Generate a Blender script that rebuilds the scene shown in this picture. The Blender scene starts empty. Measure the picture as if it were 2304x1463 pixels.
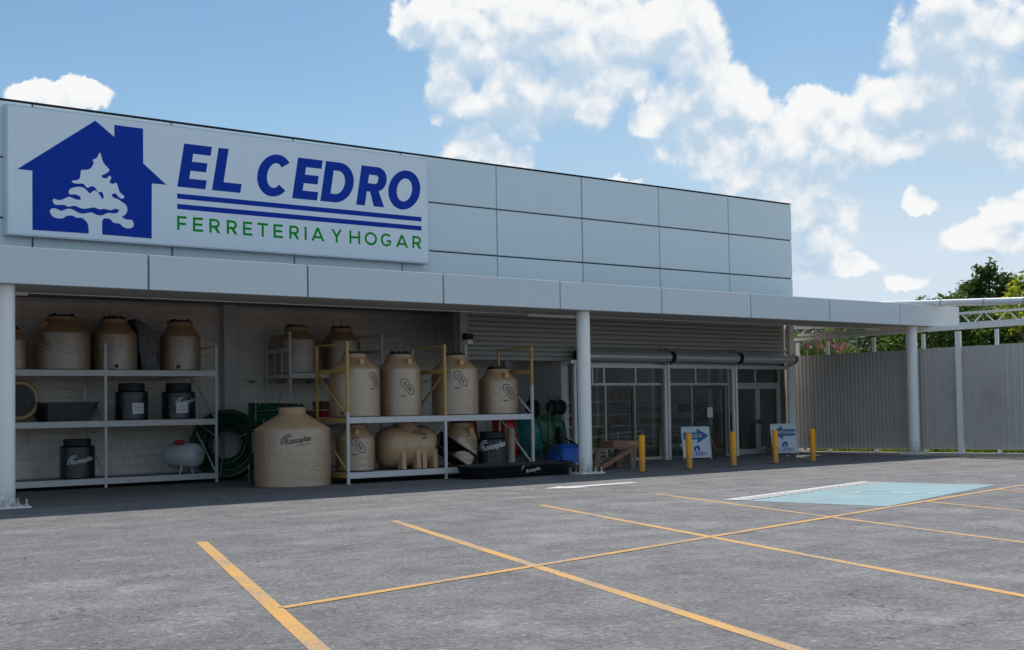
import bpy, bmesh, math, random
from mathutils import Vector, Matrix
R = random.Random(7)
S = bpy.context.scene
COL = S.collection
pi = math.pi

# ------------------------------------------------------------------ camera
YAW, PITCH, ROLL = 0.66806, 0.03710, -0.016345
fw = Vector((math.sin(YAW)*math.cos(PITCH), math.cos(YAW)*math.cos(PITCH), math.sin(PITCH)))
rt = Vector((math.cos(YAW), -math.sin(YAW), 0)); up = rt.cross(fw)
rt2 = rt*math.cos(ROLL) + up*math.sin(ROLL); up2 = -rt*math.sin(ROLL) + up*math.cos(ROLL)
CAM = Vector((0, -22.562, 1.6))
cd = bpy.data.cameras.new('camera'); co = bpy.data.objects.new('camera', cd); COL.objects.link(co)
M4 = Matrix((rt2, up2, -fw)).transposed().to_4x4(); M4.translation = CAM; co.matrix_world = M4
cd.sensor_width = 36; cd.lens = 2854.65/2304*36; cd.shift_y = (812.41-731.5)/2304
cd.clip_start = 0.1; cd.clip_end = 2000
S.camera = co

# ------------------------------------------------------------------ sun, sky, exposure
SUN_EL, SUN_AZ = math.radians(54), math.radians(51)
sd = bpy.data.lights.new('sun', 'SUN'); sd.energy = 4.0; sd.angle = math.radians(0.53); sd.color = (1, .95, .88)
so = bpy.data.objects.new('sun', sd); COL.objects.link(so)
sv = Vector((math.sin(SUN_AZ)*math.cos(SUN_EL), math.cos(SUN_AZ)*math.cos(SUN_EL), math.sin(SUN_EL)))
so.rotation_euler = sv.to_track_quat('Z', 'Y').to_euler(); so.location = (20, 0, 30)
S.view_settings.view_transform = 'Standard'; S.view_settings.look = 'None'
S.view_settings.exposure = 0.0; S.view_settings.gamma = 1.0; S.view_settings.use_curve_mapping = False
S.cycles.max_bounces = 8; S.cycles.diffuse_bounces = 4; S.cycles.transparent_max_bounces = 12; S.cycles.use_denoising = True
S.cycles.caustics_reflective = False; S.cycles.caustics_refractive = False

W = bpy.data.worlds.new('World'); S.world = W; W.use_nodes = True
W.cycles.sampling_method = 'MANUAL'; W.cycles.sample_map_resolution = 512
nt = W.node_tree; nt.nodes.clear()
class NT:
    def __init__(s, t): s.t = t
    def n(s, typ, ins=None, **kw):
        x = s.t.nodes.new(typ)
        for k, v in kw.items(): setattr(x, k, v)
        for k, v in (ins or {}).items(): s.put(x.inputs[k], v)
        return x
    def put(s, sock, v):
        if isinstance(v, bpy.types.NodeSocket): s.t.links.new(v, sock)
        elif v is not None: sock.default_value = v
    def m(s, op, a, b=None, c=None, clamp=False):
        x = s.t.nodes.new('ShaderNodeMath'); x.operation = op; x.use_clamp = clamp
        for i, v in enumerate((a, b, c)):
            if v is not None: s.put(x.inputs[i], v)
        return x.outputs[0]
    def v(s, op, a, b=None, c=None):
        x = s.t.nodes.new('ShaderNodeVectorMath'); x.operation = op
        for i, q in enumerate((a, b, c)):
            if q is not None: s.put(x.inputs[i], q)
        return x.outputs['Value'] if op in ('LENGTH', 'DOT_PRODUCT', 'DISTANCE') else x.outputs[0]
    def noise(s, vec, scale, detail=4, rough=.55, dist=0.0, out='Fac'):
        x = s.n('ShaderNodeTexNoise', {'Vector': vec, 'Scale': scale, 'Detail': detail, 'Roughness': rough, 'Distortion': dist})
        return x.outputs[out]
    def ss(s, x, lo, hi, a=0.0, b=1.0):
        q = s.n('ShaderNodeMapRange', {'Value': x, 'From Min': lo, 'From Max': hi, 'To Min': a, 'To Max': b}, interpolation_type='SMOOTHSTEP')
        return q.outputs[0]
    def mix(s, f, a, b, mode='MIX'):
        x = s.t.nodes.new('ShaderNodeMix'); x.data_type = 'RGBA'; x.blend_type = mode
        s.put(x.inputs['Factor'], f)
        for nme, val in (('A', a), ('B', b)):
            k = [i for i in x.inputs if i.name == nme and i.type == 'RGBA'][0]
            s.put(k, val if isinstance(val, bpy.types.NodeSocket) else tuple(val)+((1,) if len(val) == 3 else ()))
        return [o for o in x.outputs if o.type == 'RGBA'][0]
w = NT(nt)
gen = w.n('ShaderNodeTexCoord').outputs['Generated']
# clouds as (azimuth from +Y towards +X, elevation, half width, half height) in degrees
BLOBS = [(34.13, 16.91, 1.16, 1.12), (35.66, 17.48, 1.7, 1.34), (36.65, 16.25, 2.67, 2.15), (35.41, 14.45, 1.33, 1.72), (39.09, 16.88, 3.41, 2.48), (38.74, 14.23, 2.91, 2.3), (42.12, 16.42, 3.63, 2.71), (41.07, 14.08, 3.63, 1.61), (45.14, 16.3, 2.64, 2.02), (46.72, 15.85, 2.02, 2.7), (47.28, 14.5, 1.3, 1.93), (43.89, 14.46, 1.68, 1.26), (37.82, 13.51, 1.46, 0.46), (38.85, 14.32, 1.09, 1.04), (34.74, 12.99, 0.44, 0.28), (36.48, 12.13, 1.58, 0.98), (37.79, 11.63, 1.7, 0.75), (36.88, 11.44, 2.42, 0.61), (45.06, 12.79, 1.55, 0.88), (46.66, 13.29, 2.14, 1.95), (48.25, 13.59, 1.88, 1.71), (49.21, 12.87, 1.29, 1.71), (47.81, 11.8, 3.54, 1.85), (50.51, 10.31, 3.47, 1.73), (52.31, 13.14, 1.26, 0.95), (52.27, 11.73, 2.51, 1.82), (53.77, 11.06, 2.7, 2.04), (55.11, 12.37, 2.44, 1.9), (56.05, 13.03, 1.76, 1.55), (56.85, 15.24, 1.75, 2.16), (57.43, 16.52, 1.63, 1.28), (58.65, 14.87, 2.35, 1.61), (60.07, 15.07, 1.68, 1.27), (59.65, 12.79, 2.31, 2.38), (58.19, 11.46, 3.0, 1.98), (51.23, 8.34, 2.53, 1.62), (51.77, 7.15, 1.83, 1.16), (52.22, 5.78, 2.96, 0.79), (56.02, 5.23, 1.2, 0.59), (59.21, 6.94, 2.0, 1.07), (59.85, 7.82, 1.25, 0.78), (56.3, 8.63, 0.92, 0.5), (49.14, 9.99, 1.87, 0.84), (43.31, 10.19, 1.08, 0.28), (18.87, 13.48, 1.99, 0.57), (18.06, 13.61, 0.96, 0.48), (19.86, 13.54, 0.99, 0.62), (55.43, 10.66, 1.66, 0.9), (57.91, 14.41, 3.23, 3.03), (59.95, 11.12, 1.88, 1.75), (57.5, 12.63, 2.59, 1.98), (49.77, 11.88, 2.09, 1.6)]
def cloud_field(t, dirv, warp):
    """how deep inside a cumulus heap the direction is (1 = heap centre, 0 = its rim)"""
    sep = t.n('ShaderNodeSeparateXYZ', {'Vector': dirv})
    az = t.m('MULTIPLY', t.m('ARCTAN2', sep.outputs[0], sep.outputs[1]), 57.2958)
    el = t.m('MULTIPLY', t.m('ARCSINE', sep.outputs[2]), 57.2958)
    q = t.n('ShaderNodeCombineXYZ', {'X': az, 'Y': el, 'Z': 0.0}).outputs[0]
    q = t.v('MULTIPLY_ADD', warp, (2.6, 2.6, 0), q)
    d = None
    for (a, e, rx, ry) in BLOBS:
        p_ = t.v('MULTIPLY_ADD', q, (1/rx, 1/ry, 0), (-a/rx, -e/ry, 0))
        dd = t.v('DOT_PRODUCT', p_, p_)
        d = dd if d is None else t.m('MINIMUM', d, dd)
    f = t.m('MAXIMUM', t.m('SUBTRACT', 1.0, t.m('POWER', d, .75)), -1.0)
    return f, az, el
nz = w.noise(gen, 9.0, 2, .6, out='Color')
nz2 = w.noise(gen, 34.0, 4, .62, out='Color')
warp = w.v('ADD', w.v('SUBTRACT', nz, (.5, .5, .5)), w.v('MULTIPLY', w.v('SUBTRACT', nz2, (.5, .5, .5)), (.70, .70, .70)))
f0, az, el = cloud_field(w, gen, warp)
# the same kind of heaps carries on round the rest of the sky
far = w.noise(gen, 2.6, 4, .6)
far = w.m('MULTIPLY', w.m('SUBTRACT', far, 0.41), 3.2)
inside = w.m('MULTIPLY', w.ss(w.m('ABSOLUTE', w.m('SUBTRACT', az, 39.0)), 25.0, 33.0, 1, 0), w.ss(el, 18.0, 25.0, 1, 0))
far = w.m('SUBTRACT', far, w.m('MULTIPLY', inside, 4.0))
dens = w.m('MAXIMUM', f0, far)
# billows: cauliflower relief, seen once here and once a little nearer the sun; thinner there = lit side
def billow(vec):
    p_ = w.m('ABSOLUTE', w.m('SUBTRACT', w.noise(vec, 15.0, 2, .5), .5))
    return w.m('ADD', w.m('MULTIPLY', p_, 1.5), w.m('MULTIPLY', w.noise(vec, 40.0, 4, .56), .80))
bl0 = billow(gen)
bl1 = billow(w.v('ADD', gen, (0.0045, 0.0015, 0.0095)))
f1, _, _ = cloud_field(w, w.v('ADD', gen, (0.010, 0.004, 0.020)), warp)
dens2 = w.m('ADD', dens, w.m('MULTIPLY', w.m('SUBTRACT', bl0, .55), .85))
rim = w.m('SUBTRACT', f0, w.m('MAXIMUM', f1, -.3))                           # + on sunward rims, - on undersides
tone = w.m('ADD', w.m('MULTIPLY', rim, 1.45), w.m('MULTIPLY', w.m('SUBTRACT', bl0, bl1), 3.9))
mid = w.noise(gen, 7.0, 3, .5)
tone = w.m('ADD', tone, w.m('MULTIPLY', w.m('SUBTRACT', mid, .5), 2.5))
tone = w.m('SUBTRACT', tone, w.ss(dens, .25, .95, 0, .50))
tone = w.m('ADD', tone, w.ss(az, 47.0, 58.0, 0, .12))      # heaps nearer the sun's side glow more
lit = w.ss(tone, -1.0, .95)
soft = w.m('ADD', .30, w.m('MULTIPLY', w.m('SUBTRACT', 1.0, lit), .45))       # shaded undersides thin out softly
alpha = w.n('ShaderNodeMapRange', {'Value': dens2, 'From Min': -.10, 'From Max': soft}, interpolation_type='SMOOTHSTEP').outputs[0]
ccol = w.mix(lit, (.52, .66, .80), (.94, .945, .945))
# thin milky veil of moisture, thicker low and towards the sun
veil = w.m('MULTIPLY', w.ss(el, 5.0, 17.0, .98, .16), w.ss(az, 18.0, 40.0, .55, 1.05))
veil = w.m('ADD', veil, w.m('MULTIPLY', w.m('SUBTRACT', w.noise(gen, 5.0, 2, .55), .5), .35), clamp=True)
sky = w.n('ShaderNodeTexSky', sky_type='NISHITA', sun_disc=False, sun_elevation=SUN_EL, sun_rotation=SUN_AZ, altitude=0.0, air_density=1.0, dust_density=.25, ozone_density=4.0)
b1 = w.n('ShaderNodeBackground', {'Color': w.mix(1.0, sky.outputs[0], (.95, 1.09, 1.05), 'MULTIPLY'), 'Strength': 0.095})
b2 = w.n('ShaderNodeBackground', {'Color': ccol, 'Strength': 1.0})
b3 = w.n('ShaderNodeBackground', {'Color': w.mix(w.m('MULTIPLY', w.ss(az, 38.0, 54.0), w.ss(el, 5.0, 13.0, 1, .15)), (.46, .635, .81), (.66, .765, .87)), 'Strength': 1.0})
mA = w.n('ShaderNodeMixShader', {0: veil, 1: b1.outputs[0], 2: b3.outputs[0]})
mB = w.n('ShaderNodeMixShader', {0: alpha, 1: mA.outputs[0], 2: b2.outputs[0]})
nt.links.new(mB.outputs[0], w.n('ShaderNodeOutputWorld').inputs[0])

# ------------------------------------------------------------------ mesh helpers
class MB:
    def __init__(s): s.v = []; s.f = []; s.mi = []; s.cur = 0
    def add(s, vs, fs):
        o = len(s.v); s.v += [tuple(p) for p in vs]; s.f += [tuple(o+i for i in f) for f in fs]; s.mi += [s.cur]*len(fs); return s
    def box(s, x0, x1, y0, y1, z0, z1):
        return s.add([(x, y, z) for z in (z0, z1) for y in (y0, y1) for x in (x0, x1)],
                     [(0, 2, 3, 1), (4, 5, 7, 6), (0, 1, 5, 4), (2, 6, 7, 3), (0, 4, 6, 2), (1, 3, 7, 5)])
    def bar(s, a, b, wd, ht, upv=(0, 0, 1)):
        a, b = Vector(a), Vector(b); d = (b-a).normalized(); u = Vector(upv)
        if abs(d.dot(u)) > .98: u = Vector((0, 1, 0))
        x = d.cross(u).normalized()*wd/2; y = x.cross(d).normalized()*ht/2
        return s.add([p+i*x+j*y for p in (a, b) for i, j in ((-1, -1), (1, -1), (1, 1), (-1, 1))],
                     [(0, 1, 2, 3), (7, 6, 5, 4), (0, 4, 5, 1), (1, 5, 6, 2), (2, 6, 7, 3), (3, 7, 4, 0)])
    def cyl(s, a, b, r, n=16, r2=None, caps=True):
        a, b = Vector(a), Vector(b); d = (b-a).normalized(); r2 = r if r2 is None else r2
        u = Vector((0, 0, 1)) if abs(d.z) < .9 else Vector((0, 1, 0))
        x = d.cross(u).normalized(); y = d.cross(x).normalized()
        vs = [p+(x*math.cos(t)+y*math.sin(t))*rr for p, rr in ((a, r), (b, r2)) for t in [2*pi*i/n for i in range(n)]]
        fs = [(i, (i+1) % n, n+(i+1) % n, n+i) for i in range(n)]
        if caps: fs += [tuple(range(n))[::-1], tuple(range(n, 2*n))]
        return s.add(vs, fs)
    def lathe(s, prof, n=32, c=(0, 0, 0), axis=None, phase=0.0):
        """prof: (r, h) from bottom to top; axis: optional matrix for another direction"""
        vs, fs = [], []
        for (r, h) in prof: vs += [Vector((r*math.cos(phase+2*pi*i/n), r*math.sin(phase+2*pi*i/n), h)) for i in range(n)]
        for k in range(len(prof)-1):
            fs += [(k*n+i, k*n+(i+1) % n, (k+1)*n+(i+1) % n, (k+1)*n+i) for i in range(n)]
        if prof[0][0] > 1e-4: fs.append(tuple(range(n))[::-1])
        if prof[-1][0] > 1e-4: fs.append(tuple(range((len(prof)-1)*n, len(prof)*n)))
        if axis is not None: vs = [axis @ q for q in vs]
        return s.add([q+Vector(c) for q in vs], fs)
    def tube(s, pts, r, n=8, closed=False):
        pts = [Vector(q) for q in pts]; N = len(pts); vs, fs = [], []
        px = None
        for i in range(N):
            d = (pts[(i+1) % N] - pts[i-1]) if closed else (pts[min(i+1, N-1)] - pts[max(i-1, 0)])
            d.normalize()
            if px is None:
                u = Vector((0, 0, 1)) if abs(d.z) < .9 else Vector((0, 1, 0)); px = d.cross(u).normalized()
            px = (px - d*px.dot(d)).normalized(); py = d.cross(px)
            vs += [pts[i]+(px*math.cos(2*pi*k/n)+py*math.sin(2*pi*k/n))*r for k in range(n)]
        for i in range(N if closed else N-1):
            j = (i+1) % N
            fs += [(i*n+k, i*n+(k+1) % n, j*n+(k+1) % n, j*n+k) for k in range(n)]
        if not closed: fs += [tuple(range(n))[::-1], tuple(range((N-1)*n, N*n))]
        return s.add(vs, fs)
    def xf(s, m):
        s.v = [tuple(m @ Vector(q)) for q in s.v]; return s
    def build(s, name, mat, parent=None, smooth=False, kind=None, loc=None):
        """world-space coordinates; the origin goes to the parent's place (or loc)"""
        o_ = Vector((0, 0, 0))
        if parent is not None:
            q = parent
            while q is not None: o_ += q.location; q = q.parent
        elif loc is not None: o_ = Vector(loc)
        me = bpy.data.meshes.new(name)
        me.from_pydata([(a-o_.x, b-o_.y, c-o_.z) for a, b, c in s.v], [], s.f)
        for m_ in (mat if isinstance(mat, (list, tuple)) else [mat]): me.materials.append(m_)
        if isinstance(mat, (list, tuple)): me.polygons.foreach_set('material_index', s.mi)
        if smooth:
            me.shade_smooth(); me.set_sharp_from_angle(angle=math.radians(38))
        me.update()
        ob = bpy.data.objects.new(name, me); COL.objects.link(ob)
        if parent is not None: ob.parent = parent
        elif loc is not None: ob.location = loc
        if kind: ob['kind'] = kind
        return ob
def tag(o, label=None, cat=None, group=None, kind=None):
    for k, v_ in (('label', label), ('category', cat), ('group', group), ('kind', kind)):
        if v_: o[k] = v_
    return o
def thing(name, label, cat, loc, group=None):
    o = bpy.data.objects.new(name, None); COL.objects.link(o); o.location = loc; o.empty_display_size = .2
    return tag(o, label, cat, group)
def clone(o, loc, label=None, rz=None, parent=None):
    def rec(src, par):
        c = src.copy(); COL.objects.link(c)
        if par is not None: c.parent = par
        for ch in kids.get(src.name, []): rec(ch, c)
        return c
    kids = {}
    def gather(x):
        kids[x.name] = list(x.children)
        for y in x.children: gather(y)
    gather(o)
    c = rec(o, parent); c.location = loc
    if rz is not None: c.rotation_euler.z = rz
    if label: c['label'] = label
    return c
def curve_mesh(cu):
    ob = bpy.data.objects.new('tmp', cu); COL.objects.link(ob)
    dg = bpy.context.evaluated_depsgraph_get(); ev = ob.evaluated_get(dg); me = ev.to_mesh()
    vs = [v_.co.copy() for v_ in me.vertices]; fs = [tuple(p_.vertices) for p_ in me.polygons]
    ev.to_mesh_clear(); bpy.data.objects.remove(ob); bpy.data.curves.remove(cu)
    return vs, fs
def text(st, size, bold=0.0, shear=0.0, sx=1.0, spacing=1.0):
    cu = bpy.data.curves.new('t', 'FONT'); cu.body = st; cu.size = size; cu.offset = bold*size; cu.shear = shear
    cu.align_x = 'CENTER'; cu.align_y = 'CENTER'; cu.resolution_u = 3; cu.space_character = spacing
    vs, fs = curve_mesh(cu)
    for q in vs: q.x *= sx
    return vs, fs
def shape(loops, ext=0.0):
    cu = bpy.data.curves.new('s', 'CURVE'); cu.dimensions = '2D'; cu.fill_mode = 'BOTH'; cu.extrude = ext/2
    for lp in loops:
        sp = cu.splines.new('POLY'); sp.points.add(len(lp)-1); sp.use_cyclic_u = True
        for i, (x, y) in enumerate(lp): sp.points[i].co = (x, y, 0, 1)
    return curve_mesh(cu)
def on_front(vf, x0, y0, z0, mb=None, sc=1.0):
    """2D art on a vertical plane that faces -Y"""
    vs, fs = vf; mb = mb or MB()
    return mb.add([(x0+q.x*sc, y0-q.z, z0+q.y*sc) for q in vs], fs)
def on_ground(vf, x0, y0, z, ang, sc=1.0):
    vs, fs = vf; c, s_ = math.cos(ang), math.sin(ang)
    return MB().add([(x0+(q.x*c-q.y*s_)*sc, y0+(q.x*s_+q.y*c)*sc, z) for q in vs], fs)
def finer(vf, step=.05):
    """split long edges so that flat art can be bent"""
    bm = bmesh.new(); vv = [bm.verts.new(q) for q in vf[0]]
    for f in vf[1]:
        try: bm.faces.new([vv[i] for i in f])
        except ValueError: pass
    for _ in range(5):
        bmesh.ops.triangulate(bm, faces=bm.faces[:])
        es = [e for e in bm.edges if e.calc_length() > step]
        if not es: break
        bmesh.ops.subdivide_edges(bm, edges=es, cuts=1)
    bmesh.ops.triangulate(bm, faces=bm.faces[:]); bm.verts.index_update()
    out = [q.co.copy() for q in bm.verts], [tuple(q.index for q in f.verts) for f in bm.faces]; bm.free(); return out
def on_drum(vf, cx, cy, z0, r, th, rot=0.0, mb=None):
    """2D art wrapped on a vertical drum, centred at angle th"""
    vs, fs = finer(vf); mb = mb or MB(); c, s_ = math.cos(rot), math.sin(rot); out = []
    for q in vs:
        x, y = q.x*c-q.y*s_, q.x*s_+q.y*c
        a = th + x/r; out.append((cx+r*math.cos(a), cy+r*math.sin(a), z0+y))
    return mb.add(out, fs)

# ------------------------------------------------------------------ materials
def mat(name, col, rough=.6, metal=0.0, var=.12, scale=3.0, bump=0.0, bscale=40.0, spec=.5, coat=0.0, stain=None, grime=0.0, each=0.0):
    """base colour with soft, shapeless wear; everything in object space"""
    m_ = bpy.data.materials.new(name); m_.use_nodes = True; t = NT(m_.node_tree)
    p_ = t.t.nodes['Principled BSDF']
    oc = t.n('ShaderNodeTexCoord').outputs['Object']
    n1 = t.noise(oc, scale, 5, .6)
    dark = tuple(c*(1-var) for c in col); lite = tuple(min(1, c*(1+var)) for c in col)
    c_ = t.mix(n1, dark, lite)
    if grime:
        g = t.ss(t.noise(oc, scale*.6, 6, .7), .52, .75, 0, grime)
        c_ = t.mix(g, c_, tuple(c*.35 for c in col))
    if stain:
        c_ = stain(t, oc, c_)
    if each:      # every sheet or panel has its own slight tone
        rv = t.m('ADD', 1-each, t.m('MULTIPLY', t.n('ShaderNodeObjectInfo').outputs['Random'], 2*each))
        c_ = t.mix(1.0, c_, t.n('ShaderNodeCombineColor', {0: rv, 1: rv, 2: rv}).outputs[0], 'MULTIPLY')
    t.put(p_.inputs['Base Color'], c_)
    rn = t.noise(oc, scale*2.3, 4, .6)
    t.put(p_.inputs['Roughness'], t.ss(rn, .3, .7, max(.03, rough-.08), min(1, rough+.08)))
    p_.inputs['Metallic'].default_value = metal; p_.inputs['Specular IOR Level'].default_value = spec
    p_.inputs['Coat Weight'].default_value = coat; p_.inputs['Coat Roughness'].default_value = .12
    if bump:
        b = t.n('ShaderNodeBump', {'Height': t.noise(oc, bscale, 4, .6), 'Strength': bump, 'Distance': .02})
        t.put(p_.inputs['Normal'], b.outputs[0])
    return m_

def asphalt_mat():
    m_ = bpy.data.materials.new('asphalt'); m_.use_nodes = True; t = NT(m_.node_tree); p_ = t.t.nodes['Principled BSDF']
    oc = t.n('ShaderNodeTexCoord').outputs['Object']
    big = t.noise(oc, .22, 5, .6); mid = t.noise(oc, 1.3, 6, .65); fine = t.noise(oc, 38, 3, .7)
    lane = t.noise(t.v('MULTIPLY', oc, (.16, 1.7, 1)), 1.0, 6, .65)          # wear drawn out along the traffic
    grit = t.n('ShaderNodeTexVoronoi', {'Vector': oc, 'Scale': 46.0}).outputs['Distance']
    spk = t.n('ShaderNodeTexVoronoi', {'Vector': oc, 'Scale': 24.0}).outputs['Color']
    c_ = t.mix(t.ss(big, .3, .7), (.146, .141, .144), (.200, .194, .191))
    c_ = t.mix(t.ss(mid, .38, .66, 0, .62), c_, (.128, .124, .132))
    c_ = t.mix(t.ss(lane, .50, .70, 0, .42), c_, (.31, .30, .295))
    c_ = t.mix(t.ss(lane, .49, .32, 0, .50), c_, (.125, .122, .130))
    sc = t.n('ShaderNodeSeparateColor', {0: spk})
    c_ = t.mix(t.ss(sc.outputs[0], .88, .97, 0, .34), c_, (.40, .39, .38))
    c_ = t.mix(t.ss(sc.outputs[1], .86, .95, 0, .6), c_, (.075, .075, .08))
    c_ = t.mix(t.ss(fine, .30, .7, .0, .50), c_, (.11, .108, .116))
    oil = t.noise(oc, .7, 3, .5); c_ = t.mix(t.ss(oil, .66, .76, 0, .4), c_, (.075, .072, .075))
    pale = t.noise(t.v('ADD', oc, (7, 3, 0)), .5, 6, .7); c_ = t.mix(t.ss(pale, .54, .72, 0, .55), c_, (.33, .315, .30))
    pat = t.noise(t.v('ADD', oc, (31, 12, 0)), 2.6, 5, .72); c_ = t.mix(t.ss(pat, .60, .72, 0, .45), c_, (.085, .083, .088))
    g1 = t.n('ShaderNodeTexVoronoi', {'Vector': oc, 'Scale': 31.0}).outputs['Color']; g2 = t.n('ShaderNodeTexVoronoi', {'Vector': oc, 'Scale': 66.0}).outputs['Color']
    gs = t.m('ADD', t.m('MULTIPLY', t.n('ShaderNodeSeparateColor', {0: g1}).outputs[0], .62), t.m('MULTIPLY', t.n('ShaderNodeSeparateColor', {0: g2}).outputs[1], .62))
    gv = t.m('ADD', .54, t.m('MULTIPLY', gs, .72))
    c_ = t.mix(1.0, c_, t.n('ShaderNodeCombineColor', {0: gv, 1: gv, 2: gv}).outputs[0], 'MULTIPLY')
    # hairline cracks
    wv = t.v('ADD', oc, t.v('MULTIPLY', t.noise(oc, 1.1, 4, .6, out='Color'), (1.6, 1.6, 0)))
    vo = t.n('ShaderNodeTexVoronoi', {'Vector': wv, 'Scale': .16}, feature='DISTANCE_TO_EDGE').outputs['Distance']
    c_ = t.mix(t.m('MULTIPLY', t.ss(vo, .0026, .0006), t.ss(t.noise(oc, .4), .42, .52, 0, .8)), c_, (.05, .05, .055))
    t.put(p_.inputs['Base Color'], c_)
    t.put(p_.inputs['Roughness'], t.ss(mid, .3, .7, .72, .9)); p_.inputs['Specular IOR Level'].default_value = .35
    h = t.m('ADD', t.m('MULTIPLY', grit, .6), t.m('MULTIPLY', fine, .8))
    t.put(p_.inputs['Normal'], t.n('ShaderNodeBump', {'Height': h, 'Strength': .75, 'Distance': .012}).outputs[0])
    return m_
def paint_mat(name, col, worn=.52, under=(.20, .195, .20)):
    m_ = bpy.data.materials.new(name); m_.use_nodes = True; t = NT(m_.node_tree); p_ = t.t.nodes['Principled BSDF']
    oc = t.n('ShaderNodeTexCoord').outputs['Object']
    a = t.noise(oc, 26, 6, .75); b = t.noise(oc, .9, 4, .6); g = t.noise(oc, 90, 3, .6)
    k = t.m('ADD', t.m('MULTIPLY', a, .6), t.m('MULTIPLY', b, .4))
    c_ = t.mix(t.noise(oc, 5, 4), tuple(x*.85 for x in col), tuple(min(1, x*1.12) for x in col))
    c_ = t.mix(t.ss(g, .45, .75, 0, .35), c_, tuple(x*.6 for x in col))
    c_ = t.mix(t.ss(k, worn, worn+.12, 0, .85), c_, under)
    t.put(p_.inputs['Base Color'], c_); p_.inputs['Roughness'].default_value = .75
    t.put(p_.inputs['Normal'], t.n('ShaderNodeBump', {'Height': a, 'Strength': .4, 'Distance': .006}).outputs[0])
    return m_
def dirt_stain(t, oc, c_):
    """splashed dust in the lowest 40 cm and faint drips"""
    z = t.n('ShaderNodeSeparateXYZ', {'Vector': oc}).outputs[2]
    drip = t.noise(t.v('MULTIPLY', oc, (9, 9, .5)), 1.0, 5, .65)
    return t.mix(t.ss(drip, .58, .74, 0, .14), c_, (.36, .33, .29))
def base_grime(t, oc, c_):
    """kicked-up dust, scuffs and chips on the lowest part of a post"""
    z = t.n('ShaderNodeSeparateXYZ', {'Vector': oc}).outputs[2]; n_ = t.noise(oc, 9, 6, .7)
    f = t.m('MULTIPLY', t.ss(z, .02, .55, 1, 0), t.ss(n_, .35, .65, .1, .75))
    c_ = t.mix(f, c_, (.22, .19, .165))
    ch = t.m('MULTIPLY', t.ss(t.noise(oc, 22, 5, .7), .66, .70), t.ss(z, .1, 1.1, 1, .15))
    return t.mix(t.m('MULTIPLY', ch, .8), c_, (.10, .08, .065))
def wall_stain(t, oc, c_):
    z = t.n('ShaderNodeSeparateXYZ', {'Vector': oc}).outputs[2]
    n_ = t.noise(t.v('MULTIPLY', oc, (2.2, 2.2, 6)), 2.0, 6, .7)
    band = t.m('MULTIPLY', t.ss(t.m('ABSOLUTE', t.m('SUBTRACT', z, 2.36)), .0, .07, 1, 0), t.ss(n_, .46, .56))
    c_ = t.mix(t.m('MULTIPLY', band, .85), c_, (.07, .06, .05))
    sp = t.noise(oc, 7, 6, .75); c_ = t.mix(t.ss(sp, .64, .70, 0, .75), c_, (.10, .085, .07))
    drip = t.noise(t.v('MULTIPLY', oc, (5, 5, .7)), 1.0, 5, .65)
    return t.mix(t.ss(drip, .52, .75, 0, .4), c_, (.30, .27, .235))
M = {}
M['asphalt'] = asphalt_mat()
M['yellow_line'] = paint_mat('yellow road paint', (.62, .32, .06), .47)
M['blue_paint'] = paint_mat('pale blue bay paint', (.20, .345, .385), .50, (.17, .20, .21))
M['white_paint'] = paint_mat('white road paint', (.62, .62, .60), .55)
M['white_paint_worn'] = paint_mat('worn white road paint', (.42, .56, .58), .50, (.24, .45, .50))
M['panel'] = mat('silver white cladding', (.68, .80, .84), .24, 0, .03, .5, spec=.5, each=.025, stain=dirt_stain)
M['fascia'] = mat('grey white fascia sheet', (.64, .70, .73), .28, 0, .03, .5, spec=.5, each=.02, stain=dirt_stain)
M['joint'] = mat('dark joint', (.02, .022, .028), .8)
M['white_steel'] = mat('white painted steel', (.86, .845, .82), .38, 0, .05, 2, spec=.5, stain=dirt_stain)
M['column'] = mat('white column enamel', (.90, .885, .86), .36, 0, .05, 2, spec=.5, stain=base_grime)
M['grey_steel'] = mat('grey painted steel', (.36, .35, .34), .5, 0, .08, 2)
M['galv'] = mat('galvanised steel', (.50, .50, .50), .34, .35, .10, 5)
M['alu'] = mat('brushed aluminium frame', (.42, .43, .43), .4, .55, .06, 4)
M['dark_alu'] = mat('dark bronze aluminium', (.075, .072, .07), .4, .4, .1, 4)
M['sign_face'] = mat('white sign sheet', (.79, .87, .95), .30, 0, .012, .4)
M['sign_edge'] = mat('pale sign tray', (.60, .66, .72), .4, 0, .03, 1)
M['blue'] = mat('royal blue vinyl', (.001, .040, .38), .5, 0, .05, 1, spec=.15)
M['green'] = mat('green vinyl', (.003, .31, .016), .5, 0, .05, 1, spec=.15)
M['soffit'] = mat('cream soffit', (.52, .49, .45), .6, 0, .06, 1.2, stain=dirt_stain)
M['ceiling'] = mat('dusty ceiling deck', (.26, .245, .23), .7, 0, .12, 1)
M['block'] = mat('whitewashed block', (.80, .715, .64), .85, 0, .10, 4, each=.06, bump=.35, bscale=30, stain=wall_stain)
M['mortar'] = mat('whitewashed mortar', (.58, .54, .51), .9, 0, .12, 4, bump=.3, stain=wall_stain)
M['siding'] = mat('grey beige siding', (.42, .405, .38), .5, 0, .06, 1.5, stain=dirt_stain)
M['plaster'] = mat('pale plaster', (.60, .565, .54), .85, 0, .08, 2, stain=dirt_stain)
M['roof'] = mat('zinc roof sheet', (.40, .42, .44), .45, .5, .1, 2)
M['bolt'] = mat('zinc bolt', (.55, .54, .50), .4, .7, .15, 20)
M['yellow'] = mat('yellow bollard enamel', (.95, .36, .002), .42, 0, .10, 6, spec=.4, stain=base_grime)
M['rack_white'] = mat('white rack enamel', (.60, .58, .575), .42, 0, .07, 5, grime=.25)
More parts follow.
